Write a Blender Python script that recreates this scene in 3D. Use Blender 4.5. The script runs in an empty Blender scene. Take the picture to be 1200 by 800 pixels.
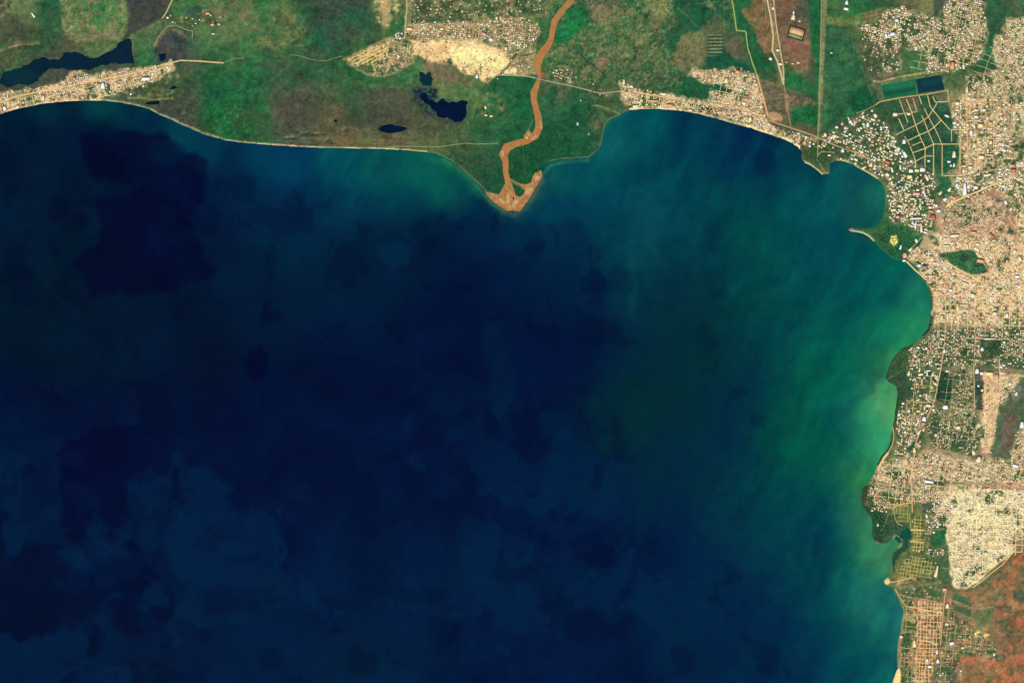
import bpy, math, random
import numpy as np

# ------------------------------------------------------------------ camera, world, sun, exposure
S = bpy.context.scene
col = S.collection
M = 10.0                                   # metres per photo pixel (satellite scale)
CAM_H = 40000.0
cam_d = bpy.data.cameras.new('camera')
cam = bpy.data.objects.new('camera', cam_d)
col.objects.link(cam)
cam.location = (0, 0, CAM_H)
cam.rotation_euler = (0, 0, 0)
cam_d.sensor_width = 36
cam_d.lens = 36 * CAM_H / (1200 * M)
cam_d.clip_start = 100
cam_d.clip_end = 200000
S.camera = cam
SUN_EL, SUN_AZ = math.radians(55), math.radians(205)
w = bpy.data.worlds.new('World'); S.world = w; w.use_nodes = True
nt = w.node_tree; nt.nodes.clear()
sky = nt.nodes.new('ShaderNodeTexSky'); sky.sky_type = 'NISHITA'; sky.sun_disc = False
sky.sun_elevation = SUN_EL; sky.sun_rotation = SUN_AZ
bg = nt.nodes.new('ShaderNodeBackground'); bg.inputs[1].default_value = 0.07
wo = nt.nodes.new('ShaderNodeOutputWorld')
nt.links.new(sky.outputs[0], bg.inputs[0]); nt.links.new(bg.outputs[0], wo.inputs[0])
sd = bpy.data.lights.new('sun', 'SUN'); sd.energy = 4.2; sd.angle = math.radians(0.5); sd.color = (1, 0.965, 0.92)
sun = bpy.data.objects.new('sun', sd); col.objects.link(sun)
# sky sun_rotation: direction of the sun is (sin r, cos r) in the ground plane
sx, sy, sz = math.sin(SUN_AZ) * math.cos(SUN_EL), math.cos(SUN_AZ) * math.cos(SUN_EL), math.sin(SUN_EL)
from mathutils import Vector
sun.rotation_euler = Vector((sx, sy, sz)).to_track_quat('Z', 'Y').to_euler()
S.view_settings.view_transform = 'Standard'; S.view_settings.look = 'None'
S.view_settings.exposure = 0.55; S.view_settings.gamma = 1.0
GAIN = np.array([1.90, 1.90, 1.97])        # display-linear per unit albedo on flat ground under this light

random.seed(7)
rng = np.random.default_rng(11)

# ------------------------------------------------------------------ small numeric helpers
def lin(c):
    c = np.asarray(c, dtype=np.float64) / 255.0
    c = np.clip(c, 0, 1)
    return np.where(c <= 0.04045, c / 12.92, ((c + 0.055) / 1.055) ** 2.4)
def alb(c):
    """reflectance of a surface that reads as display colour c in daylight"""
    return np.clip(lin(c) / GAIN, 0.0004, 0.78)
LAT = [np.random.default_rng(100 + i).random((256, 256)).astype(np.float32) for i in range(12)]
def vnoise(x, y, scale, seed=0):
    L = LAT[seed % 12]
    u = x / scale + 31.7 * seed; v = y / scale + 17.3 * seed
    iu = np.floor(u).astype(np.int32); iv = np.floor(v).astype(np.int32)
    fu = (u - iu).astype(np.float32); fv = (v - iv).astype(np.float32)
    fu = fu * fu * (3 - 2 * fu); fv = fv * fv * (3 - 2 * fv)
    a = L[iv & 255, iu & 255]; b = L[iv & 255, (iu + 1) & 255]
    c = L[(iv + 1) & 255, iu & 255]; d = L[(iv + 1) & 255, (iu + 1) & 255]
    return (a * (1 - fu) + b * fu) * (1 - fv) + (c * (1 - fu) + d * fu) * fv
def fbm(x, y, scale, seed=0, octv=4):
    s = 0; a = 1; t = 0
    for i in range(octv):
        s = s + a * vnoise(x, y, scale / (2 ** i), seed + i * 3); t += a; a *= 0.55
    return s / t                            # 0..1, mean .5
def sd_points(px, py, pts):
    """signed distance (positive inside) of points to polygon"""
    P = np.asarray(pts, dtype=np.float32)
    d2 = np.full(px.shape, 1e12, np.float32); ins = np.zeros(px.shape, bool)
    n = len(P)
    for i in range(n):
        ax, ay = P[i]; bx, by = P[(i + 1) % n]
        ex, ey = bx - ax, by - ay
        l2 = ex * ex + ey * ey
        if l2 == 0: continue
        wx = px - ax; wy = py - ay
        t = np.clip((wx * ex + wy * ey) / l2, 0, 1)
        dx = wx - ex * t; dy = wy - ey * t
        np.minimum(d2, dx * dx + dy * dy, out=d2)
        if ay != by:
            c = (py >= min(ay, by)) & (py < max(ay, by)) & (wx < ex * wy / ey if True else False)
            ins ^= c
    return np.where(ins, 1, -1) * np.sqrt(d2)
def d_line(px, py, pts):
    d2 = np.full(px.shape, 1e12, np.float32)
    for (ax, ay), (bx, by) in zip(pts[:-1], pts[1:]):
        ex, ey = bx - ax, by - ay; l2 = ex * ex + ey * ey + 1e-9
        wx = px - ax; wy = py - ay
        t = np.clip((wx * ex + wy * ey) / l2, 0, 1)
        dx = wx - ex * t; dy = wy - ey * t
        np.minimum(d2, dx * dx + dy * dy, out=d2)
    return np.sqrt(d2)

class Canvas:
    def __init__(s, XS, YS):
        s.XS, s.YS = XS, YS
        s.X, s.Y = np.meshgrid(XS.astype(np.float32), YS.astype(np.float32))
        s.C = np.zeros(s.X.shape + (3,), np.float32)
    def win(s, x0, x1, y0, y1):
        a = np.searchsorted(s.XS, x0); b = np.searchsorted(s.XS, x1, 'right')
        c = np.searchsorted(s.YS, y0); d = np.searchsorted(s.YS, y1, 'right')
        return (slice(c, d), slice(a, b))
    def rbf(s, pts, sig, wamp=34, near=None):
        num = np.zeros_like(s.C); den = np.zeros(s.X.shape, np.float32)
        wx = (fbm(s.X, s.Y, 60, 2) - .5) * wamp; wy = (fbm(s.X, s.Y, 60, 5) - .5) * wamp
        sig0 = sig
        Xw = s.X + wx; Yw = s.Y + wy
        for q, (x, y, c) in enumerate(pts):
            if near is not None: sig = near[q]
            d2 = (Xw - x) ** 2 + (Yw - y) ** 2
            k = (np.exp(-d2 / (2 * sig * sig)) + 0.02 / (1 + d2 / (sig * sig)) ** 2) * (sig0 / sig) ** 2
            num += k[..., None] * np.array(c, np.float32); den += k
        s.C = num / den[..., None]
    def paint(s, pts, c, soft=1.5, rag=2.0, rs=7, mix=1.0, seed=1):
        P = np.asarray(pts, float); pad = soft + rag + 2
        sl = s.win(P[:, 0].min() - pad, P[:, 0].max() + pad, P[:, 1].min() - pad, P[:, 1].max() + pad)
        X = s.X[sl]; Y = s.Y[sl]
        if X.size == 0: return
        v = sd_points(X, Y, pts)
        if rag: v = v + rag * 2 * (fbm(X, Y, rs, seed) - .5)
        a = (np.clip(v / soft + .5, 0, 1) * mix)[..., None]
        s.C[sl] += (np.array(c, np.float32) - s.C[sl]) * a
    def blob(s, x, y, rx, ry, c, rot=0, soft=2, rag=2, mix=1.0, seed=1, rs=6):
        n = 24
        ca, sa = math.cos(math.radians(rot)), math.sin(math.radians(rot))
        pts = []
        for i in range(n):
            t = 2 * math.pi * i / n
            u, v = rx * math.cos(t), ry * math.sin(t)
            pts.append((x + u * ca - v * sa, y + u * sa + v * ca))
        s.paint(pts, c, soft, rag, rs, mix, seed)
    def line(s, pts, c, wd, soft=1.0, mix=1.0, rag=0, seed=3):
        P = np.asarray(pts, float); pad = wd + soft + rag + 1
        sl = s.win(P[:, 0].min() - pad, P[:, 0].max() + pad, P[:, 1].min() - pad, P[:, 1].max() + pad)
        X = s.X[sl]; Y = s.Y[sl]
        if X.size == 0: return
        v = wd / 2 - d_line(X, Y, pts)
        if rag: v = v + rag * 2 * (fbm(X, Y, 5, seed) - .5)
        a = (np.clip(v / soft + .5, 0, 1) * mix)[..., None]
        s.C[sl] += (np.array(c, np.float32) - s.C[sl]) * a
    def speckle(s, pts, c, scale, cover, soft=.12, mix=1.0, seed=4, edge=3, stretch=(1, 1)):
        P = np.asarray(pts, float)
        sl = s.win(P[:, 0].min() - 4, P[:, 0].max() + 4, P[:, 1].min() - 4, P[:, 1].max() + 4)
        X = s.X[sl]; Y = s.Y[sl]
        if X.size == 0: return
        v = np.clip(sd_points(X, Y, pts) / edge + .5, 0, 1)
        n = fbm(X / stretch[0], Y / stretch[1], scale, seed, 3)
        th = .5 + (0.5 - cover) * 0.55
        a = (np.clip((n - th) / soft + .5, 0, 1) * v * mix)[..., None]
        s.C[sl] += (np.array(c, np.float32) - s.C[sl]) * a

def axis(lo, hi, step, far):
    inner = np.arange(lo, hi + .01, step)
    g = np.array([20, 45, 80, 130, 200, 320, 520, 850, 1400, 2300, 3800, 6000.])
    g = g[g <= far]
    return np.concatenate([lo - g[::-1], inner, hi + g])

# ------------------------------------------------------------------ traced plan (photo pixels, 1 px = 10 m)
COAST = [(-6500, 2500), (-2400, 1100), (-1000, 560), (-420, 300), (-160, 195), (-60, 158), (0, 134), (12, 130), (25, 126.5), (38, 124), (50, 121.5), (75, 119), (100, 118), (120, 118), (140, 120),
 (160, 124), (175, 128), (185, 134), (200, 140), (212, 146), (225, 151), (237, 157), (250, 160.5), (262, 164), (280, 167), (300, 168.5), (325, 170.5), (350, 172), (375, 173),
 (400, 173.5), (425, 174), (450, 174.5), (475, 176), (487, 177), (500, 178), (510, 180), (520, 184), (530, 189), (541, 197), (550, 206), (560, 215), (568, 223), (572, 228),
 (579, 236), (588, 242), (594, 246), (608, 247), (613, 240), (620, 231), (626, 221), (630, 214), (634, 208), (634, 202), (630, 199), (636, 193), (648, 188), (658, 186.5), (670, 186), (690, 185), (695, 181), (702, 174), (706, 164), (707, 154),
 (710, 145), (716, 139), (726, 135), (733, 131), (737, 129), (750, 128), (770, 127.5), (800, 130), (820, 134), (840, 139), (860, 145), (880, 150), (900, 157), (915, 162), (925, 166), (935, 172),
 (940, 178), (939, 185), (943, 190), (955, 197), (963, 204), (971, 204), (973, 200), (973, 191), (980, 188.5), (990, 189), (1000, 193), (1010, 199), (1022, 206), (1030, 211), (1035, 217), (1037, 226),
 (1038, 237), (1036, 246), (1034, 256), (1030, 264), (1020, 267), (1008, 268), (998, 267), (994, 269), (998, 272), (1010, 273), (1018, 277), (1025, 284), (1034, 293), (1044, 301), (1050, 305), (1057, 305),
 (1066, 312), (1072, 318), (1080, 325), (1086, 334), (1089, 345), (1091, 358), (1090, 374), (1087, 385), (1080, 393), (1075, 400), (1068, 404), (1058, 407), (1051, 414), (1045, 422), (1041, 432),
 (1037, 443), (1042, 448), (1050, 452), (1052, 460), (1050, 475), (1048, 490), (1046, 500), (1044, 515), (1040, 526), (1032, 535), (1028, 543), (1025, 555), (1018, 566), (1011, 571),
 (1009, 585), (1011, 593), (1015, 599), (1021, 606), (1022, 618), (1021, 629), (1027, 636), (1038, 637), (1045, 631), (1051, 628), (1057, 634), (1053, 640), (1045, 648), (1044, 660), (1043, 672), (1039, 677), (1036, 681),
 (1038, 685), (1046, 688), (1050, 697), (1055, 706), (1059, 715), (1057, 727), (1055, 740), (1052, 755), (1051, 770), (1052, 782), (1047, 795), (1044, 805), (1040, 870), (1020, 1000), (960, 1500), (900, 3000), (900, 6900),
 (7300, 6900), (7300, -6500), (-6500, -6500)]
MARSH_WATER = [(-4, 99), (2, 92), (6, 84), (16, 82), (30, 77), (42, 70), (52, 67), (60, 70), (68, 70), (75, 63), (88, 61), (97, 64), (105, 68), (113, 68), (125, 62), (133, 57), (139, 50), (147, 46), (153, 46), (155, 60), (158, 76),
 (150, 74), (135, 74), (118, 78), (103, 82), (85, 83), (70, 81), (58, 81), (50, 86), (44, 95), (36, 99), (22, 98), (10, 102)]
OXBOW = [(186, 63), (195, 63), (194, 69), (191, 72), (187, 71)]
POOL_BIG = [(491, 112), (497, 108), (503, 116), (512, 120), (518, 115), (525, 119), (535, 120), (541, 117), (548, 118), (547, 127), (545, 136), (541, 142), (532, 143), (524, 139), (515, 137), (508, 130), (503, 124), (496, 120)]
POOL_TOP = [(493, 86), (498, 87), (502, 85), (507, 92), (506, 100), (495, 100), (491, 95)]
POOL_SMALL = [(442, 151.5), (448, 147), (458, 146), (468, 147.5), (478, 150.5), (472, 153.5), (458, 156.5), (448, 155)]
POOL_TINY = [(391, 141), (394, 139.5), (396, 141.5), (394, 143.5), (391, 143)]
BEACH_POOL = [(170, 120), (178, 119), (187, 118), (187, 122), (178, 123), (171, 122)]
DARK_POOL = [(199, 104), (204, 100), (208, 103), (203, 105)]
RES_GREEN = [(1033, 100), (1073, 93), (1103, 88), (1107, 105), (1075, 110), (1036, 116.5)]
RES_DARK = [(1074, 93), (1103, 88), (1107, 105), (1076, 110)]
LAGOON = [(1057, 622), (1063, 617), (1068, 622), (1068, 630), (1060, 633), (1054, 630)]
RIVER = [(674, -70, 9), (672, -30, 9), (670, -5, 9), (668, 3, 8), (661, 10, 6), (655, 18, 7), (650, 25, 7), (648, 33, 6.5), (646, 45, 6.5), (642, 54, 8), (637, 60, 9), (632, 68, 9.5), (629.5, 77, 8),
 (631, 84, 5), (632.5, 91, 4), (629, 100, 6), (626, 108, 8), (625.5, 117, 7), (628, 127, 7), (631, 138, 8), (631.5, 150, 8.5), (627.5, 159, 8.5), (617, 165.5, 7.5), (604, 168.5, 7.5), (594, 173, 10), (590, 181, 10), (592.5, 190, 7),
 (592.5, 202, 6), (595, 213, 6.5), (597, 222, 10), (597, 232, 14), (597, 240, 20)]
FAN = [(577, 228), (584, 229), (588, 222), (591, 216), (600, 215), (603, 224), (604, 228), (609, 231), (613, 228), (615, 223), (609, 217), (601, 212), (608, 215), (617, 216), (622, 214), (624, 207), (627, 202.5), (634, 201), (635, 208), (630.5, 214), (626.5, 221), (620.5, 231), (613.5, 240.5), (608.5, 247.5), (594, 246.5), (588, 242.5), (578.5, 236.5), (571.5, 228)]

BR = [(255, 244, 204), (255, 230, 178), (250, 214, 164), (242, 188, 152), (255, 252, 236), (230, 202, 158), (168, 138, 102), (230, 142, 110)]
DISTRICTS = [
 # name phrase, polygon, cell, prob, tree prob, size range, palette weights (cream, sand, tan, pink, white, beige, brown, red), angle
 ('in the roadside town on the sand bar at the left edge', [(-58, 172), (-58, 138), (0, 108), (22, 106), (40, 104), (58, 99), (75, 96), (83, 87), (95, 85), (105, 88), (120, 85), (135, 84), (150, 79), (168, 79), (200, 73), (205, 80), (190, 90), (172, 97), (150, 104), (120, 117), (75, 118), (40, 122), (0, 132)], 2.5, .78, .14, (1.1, 1.8), (4, 5, 4, 2, 1, 5, 3, 1), -14),
 ('in the hamlet beside the marsh loop', [(190, 17), (215, 19), (245, 13), (262, 20), (258, 30), (235, 32), (210, 32), (195, 24)], 4.2, .5, .5, (1.0, 1.7), (2, 3, 2, 2, 2, 3, 1, 1), 10),
 ('in the wedge shaped village with yellow streets', [(404, 70), (430, 58), (460, 45), (474, 45), (484, 52), (483, 72), (465, 84), (450, 89), (432, 87), (414, 78)], 3.4, .5, .3, (1.1, 1.7), (3, 3, 3, 2, 1, 5, 2, 0), -20),
 ('in the speckled rows north of the bare sandy quarter', [(460, 42), (478, 28), (520, 26), (560, 24), (590, 18), (610, 20), (629, 27), (632, 40), (626, 56), (600, 60), (565, 50), (500, 46), (478, 47)], 2.7, .78, .34, (1.1, 1.9), (5, 4, 4, 3, 3, 4, 3, 1), 6),
 ('scattered over the fields north of the speckled rows', [(480, -50), (640, -50), (641, 16), (600, 20), (540, 25), (482, 28)], 4.0, .42, .5, (1.0, 1.6), (4, 4, 3, 2, 2, 5, 3, 1), 4),
 ('on the bare sandy quarter west of the river', [(470, 50), (500, 47), (565, 51), (600, 62), (624, 58), (627, 78), (629, 87), (604, 88), (585, 90), (572, 98), (560, 90), (540, 81), (525, 72), (490, 69), (470, 66)], 3.2, .26, .05, (1.0, 1.6), (7, 5, 4, 1, 1, 3, 1, 0), 6),
 ('in the small village by the river bridge', [(650, 78), (662, 79), (676, 88), (673, 98), (655, 95), (647, 90)], 3.2, .7, .4, (1.0, 1.7), (4, 3, 2, 1, 2, 3, 1, 0), 20),
 ('in the roadside hamlet between bridge and shore town', [(688, 100), (702, 98), (724, 105), (722, 112), (700, 115)], 4.0, .5, .4, (1.0, 1.5), (3, 3, 2, 1, 2, 3, 1, 0), 5),
 ('in the shore town along the north beach', [(727, 98), (738, 98), (750, 103), (790, 111), (835, 121), (842, 137), (820, 132), (800, 128), (745, 126), (735, 122), (728, 112)], 2.5, .8, .18, (1.1, 1.9), (4, 4, 4, 3, 2, 4, 3, 2), 10),
 ('in the pinkish quarter inland of the north beach', [(812, 81), (850, 83), (865, 80), (884, 87), (892, 110), (899, 138), (905, 147), (936, 158), (938, 170), (920, 162), (880, 148), (842, 137), (832, 120), (832, 106), (845, 112), (860, 106), (845, 100), (826, 98), (808, 88)], 2.4, .82, .15, (1.1, 1.9), (4, 4, 4, 4, 3, 4, 3, 2), 12),
 ('among the trees behind the harbour spit', [(940, 158), (965, 160), (980, 150), (1000, 138), (1025, 127), (1035, 138), (1048, 160), (1058, 175), (1072, 190), (1036, 208), (1028, 207), (1010, 196), (990, 186), (975, 184), (960, 172), (942, 172)], 3.2, .66, .62, (1.4, 2.4), (5, 3, 3, 3, 6, 3, 2, 1), 25),
 ('in the green villa quarter beside the east bay', [(1036, 208), (1072, 192), (1094, 200), (1100, 215), (1095, 235), (1094, 262), (1085, 275), (1070, 272), (1055, 262), (1040, 258), (1040, 235), (1039, 220)], 2.9, .74, .5, (1.4, 2.3), (5, 4, 3, 4, 5, 3, 2, 1), 15),
 ('in the upper right quarter above the treatment ponds', [(1004, 30), (1022, 26), (1046, 10), (1062, 8), (1085, 18), (1100, 22), (1110, 0), (1110, -58), (1152, -58), (1152, 0), (1157, 40), (1152, 65), (1143, 78), (1110, 84), (1086, 86), (1084, 60), (1056, 55), (1054, 82), (1030, 88), (1036, 60), (1012, 40)], 2.6, .8, .34, (1.1, 1.9), (6, 4, 4, 3, 3, 4, 3, 1), 12),
 ('in the crowded quarter at the top right edge', [(1166, 42), (1175, 40), (1180, 23), (1200, 20), (1258, 20), (1258, 110), (1164, 111), (1132, 112), (1132, 90), (1150, 86), (1168, 80), (1163, 60)], 2.4, .84, .26, (1.1, 1.8), (5, 5, 5, 3, 2, 5, 3, 1), 20),
 ('in the warehouse quarter right of the allotment grid', [(1128, 113), (1258, 113), (1258, 196), (1150, 200), (1138, 226), (1114, 210), (1126, 200), (1126, 170), (1116, 150), (1112, 124)], 3.0, .7, .22, (1.4, 2.5), (5, 6, 5, 3, 4, 3, 3, 1), 2),
 ('along the bright avenue in the eastern city', [(1104, 250), (1112, 222), (1130, 208), (1150, 203), (1192, 198), (1258, 194), (1258, 240), (1190, 236), (1165, 222), (1130, 236)], 2.7, .75, .22, (1.4, 2.4), (6, 6, 5, 3, 5, 3, 3, 2), 25),
 ('in the close packed tan quarter of the eastern city', [(1102, 268), (1104, 256), (1125, 240), (1160, 227), (1184, 238), (1180, 262), (1195, 280), (1165, 275), (1140, 271), (1110, 275)], 2.1, .8, .05, (.9, 1.4), (2, 3, 4, 2, 0, 8, 4, 0), -24),
 ('in the eastern city beyond the triangular park', [(1184, 238), (1258, 236), (1258, 330), (1160, 330), (1160, 318), (1148, 300), (1140, 290), (1110, 294), (1098, 297), (1086, 272), (1110, 276), (1165, 276), (1195, 282)], 2.5, .82, .16, (1.1, 1.9), (5, 5, 5, 4, 2, 4, 3, 2), 50),
 ('in the bright city blocks on the east shore', [(1062, 300), (1078, 288), (1098, 298), (1120, 313), (1140, 325), (1258, 325), (1258, 384), (1140, 384), (1102, 376), (1094, 384), (1094, 345), (1078, 316)], 2.4, .84, .15, (1.2, 2.0), (5, 6, 6, 4, 3, 4, 3, 2), 2),
 ('in the leafy blocks between city and wooded park', [(1094, 384), (1140, 384), (1258, 384), (1258, 434), (1176, 432), (1150, 428), (1108, 430), (1064, 436), (1066, 412), (1078, 400), (1090, 390)], 2.6, .74, .46, (1.1, 1.9), (4, 4, 4, 3, 2, 5, 3, 1), 3),
 ('in the grid of leafy streets by the dark plantation', [(1118, 434), (1142, 432), (1142, 482), (1150, 520), (1140, 534), (1094, 524), (1086, 500), (1098, 474), (1112, 474), (1117, 460)], 2.4, .76, .5, (1.0, 1.6), (3, 3, 4, 2, 1, 7, 4, 0), 8),
 ('near the reedy shore of the east coast', [(1062, 438), (1100, 432), (1096, 468), (1086, 500), (1080, 524), (1060, 538), (1046, 534), (1050, 505), (1054, 482), (1068, 465), (1070, 448)], 2.8, .72, .5, (1.3, 2.2), (5, 5, 4, 3, 3, 4, 3, 1), 8),
 ('in the orange tinted strip left of the racecourse', [(1153, 438), (1174, 436), (1200, 440), (1170, 480), (1160, 530), (1152, 530), (1144, 500), (1153, 480)], 2.3, .82, .1, (1.0, 1.7), (4, 6, 6, 4, 1, 4, 3, 2), 4),
 ('in the dense quarter around the racecourse end', [(1020, 556), (1034, 540), (1062, 538), (1094, 526), (1136, 540), (1158, 534), (1184, 540), (1194, 500), (1258, 500), (1258, 574), (1140, 564), (1014, 566)], 2.3, .84, .24, (1.1, 1.7), (4, 5, 5, 4, 1, 6, 4, 1), 8),
 ('in the shore quarter above the wooded point', [(1016, 568), (1078, 565), (1098, 572), (1098, 588), (1082, 590), (1048, 592), (1036, 600), (1016, 592)], 2.5, .8, .34, (1.1, 1.8), (5, 5, 4, 3, 3, 5, 3, 2), 8),
 ('in the pale sprawling quarter at the lower right', [(1098, 572), (1140, 568), (1258, 580), (1258, 618), (1194, 630), (1188, 642), (1165, 662), (1145, 680), (1132, 688), (1118, 686), (1114, 670), (1112, 642), (1106, 618), (1090, 600)], 2.15, .86, .11, (1.0, 1.7), (9, 7, 4, 2, 2, 4, 2, 0), 4),
 ('in the scattered village below the wooded point', [(1086, 596), (1108, 600), (1108, 618), (1092, 620), (1092, 644), (1108, 644), (1110, 650), (1090, 652), (1084, 640)], 2.8, .7, .4, (1.1, 1.8), (5, 3, 3, 3, 3, 4, 2, 0), 4),
 ('on the new housing plots with orange dirt streets', [(1068, 702), (1106, 706), (1102, 745), (1097, 768), (1090, 802), (1066, 802), (1070, 760)], 3.7, .5, .26, (.9, 1.5), (3, 3, 4, 4, 1, 4, 6, 1), 2),
 ('on the yellow plots beside the southern headland', [(1052, 668), (1060, 655), (1070, 604), (1082, 604), (1084, 652), (1098, 660), (1096, 682), (1060, 682)], 4.0, .22, .38, (.9, 1.3), (2, 3, 2, 1, 1, 3, 2, 0), 8),
 ('scattered over the dry ground at the bottom right', [(1106, 700), (1122, 722), (1168, 752), (1170, 775), (1140, 768), (1124, 765), (1126, 790), (1120, 800), (1092, 802), (1104, 752)], 3.6, .42, .3, (.9, 1.6), (4, 3, 3, 2, 2, 5, 3, 0), 5),
 ('on the plots of the lower coast', [(1056, 690), (1104, 684), (1104, 702), (1068, 702), (1072, 742), (1070, 800), (1056, 800), (1056, 760), (1060, 715)], 3.6, .34, .42, (.9, 1.5), (3, 3, 3, 2, 1, 5, 3, 0), 5),
 ('dotted over the rough ground below the upper right quarter', [(1010, 36), (1036, 60), (1030, 88), (1018, 92), (1010, 60)], 3.4, .42, .3, (1.0, 1.5), (3, 3, 3, 2, 2, 5, 3, 0), 15),
]

T = Canvas(axis(-60, 1260, 1.0, 6000), axis(-60, 860, 1.0, 6000))
X, Y = T.X, T.Y
inner = T.win(-220, 1420, -220, 1020)
coast = np.full(X.shape, -30, np.float32)
coast[:] = sd_points(X, Y, COAST)
coast_r = coast + 0.9 * (fbm(X, Y, 4, 7, 2) - .5)

# river signed distance (positive in water)
def ribbon_sd(X, Y, pts):
    v = np.full(X.shape, -1e6, np.float32)
    for (ax, ay, aw), (bx, by, bw) in zip(pts[:-1], pts[1:]):
        ex, ey = bx - ax, by - ay; l2 = ex * ex + ey * ey
        t = np.clip(((X - ax) * ex + (Y - ay) * ey) / l2, 0, 1)
        d = np.hypot(X - ax - ex * t, Y - ay - ey * t)
        np.maximum(v, (aw + (bw - aw) * t) / 2 - d, out=v)
    return v
wat = np.full(X.shape, -50, np.float32)          # inland water, positive inside
sl = T.win(560, 700, -75, 260)
r = ribbon_sd(X[sl], Y[sl], RIVER)
r = np.maximum(r, sd_points(X[sl], Y[sl], FAN))
r = np.maximum(r, ribbon_sd(X[sl], Y[sl], [(597, 209, 1.2), (603, 213, 1.6), (611, 217, 2)]))
wat[sl] = np.maximum(wat[sl], r + .5 * (fbm(X[sl], Y[sl], 5, 3, 2) - .5))
PONDS = [('marsh_channel', MARSH_WATER, (10, 38, 56), 2.2), ('oxbow_pool', OXBOW, (8, 28, 54), .6), ('marsh_lake', POOL_BIG, (5, 24, 52), 2.4), ('marsh_pool', POOL_TOP, (12, 48, 58), 3),
         ('beach_lagoon', POOL_SMALL, (5, 26, 54), .8), ('marsh_pool', POOL_TINY, (12, 40, 40), .5), ('beach_pool', BEACH_POOL, (4, 28, 34), .8), ('marsh_pool', DARK_POOL, (6, 30, 34), .6),
         ('treatment_pond', RES_GREEN, (32, 106, 74), 0), ('shore_lagoon', LAGOON, (18, 78, 62), 1.6)]
for nme, pts, c, rg in PONDS:
    P = np.array(pts); sl = T.win(P[:, 0].min() - 8, P[:, 0].max() + 8, P[:, 1].min() - 8, P[:, 1].max() + 8)
    v = sd_points(X[sl], Y[sl], pts)
    if rg: v = v + rg * 2 * (fbm(X[sl], Y[sl], 5, 6, 3) - .5)
    wat[sl] = np.maximum(wat[sl], v)

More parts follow.
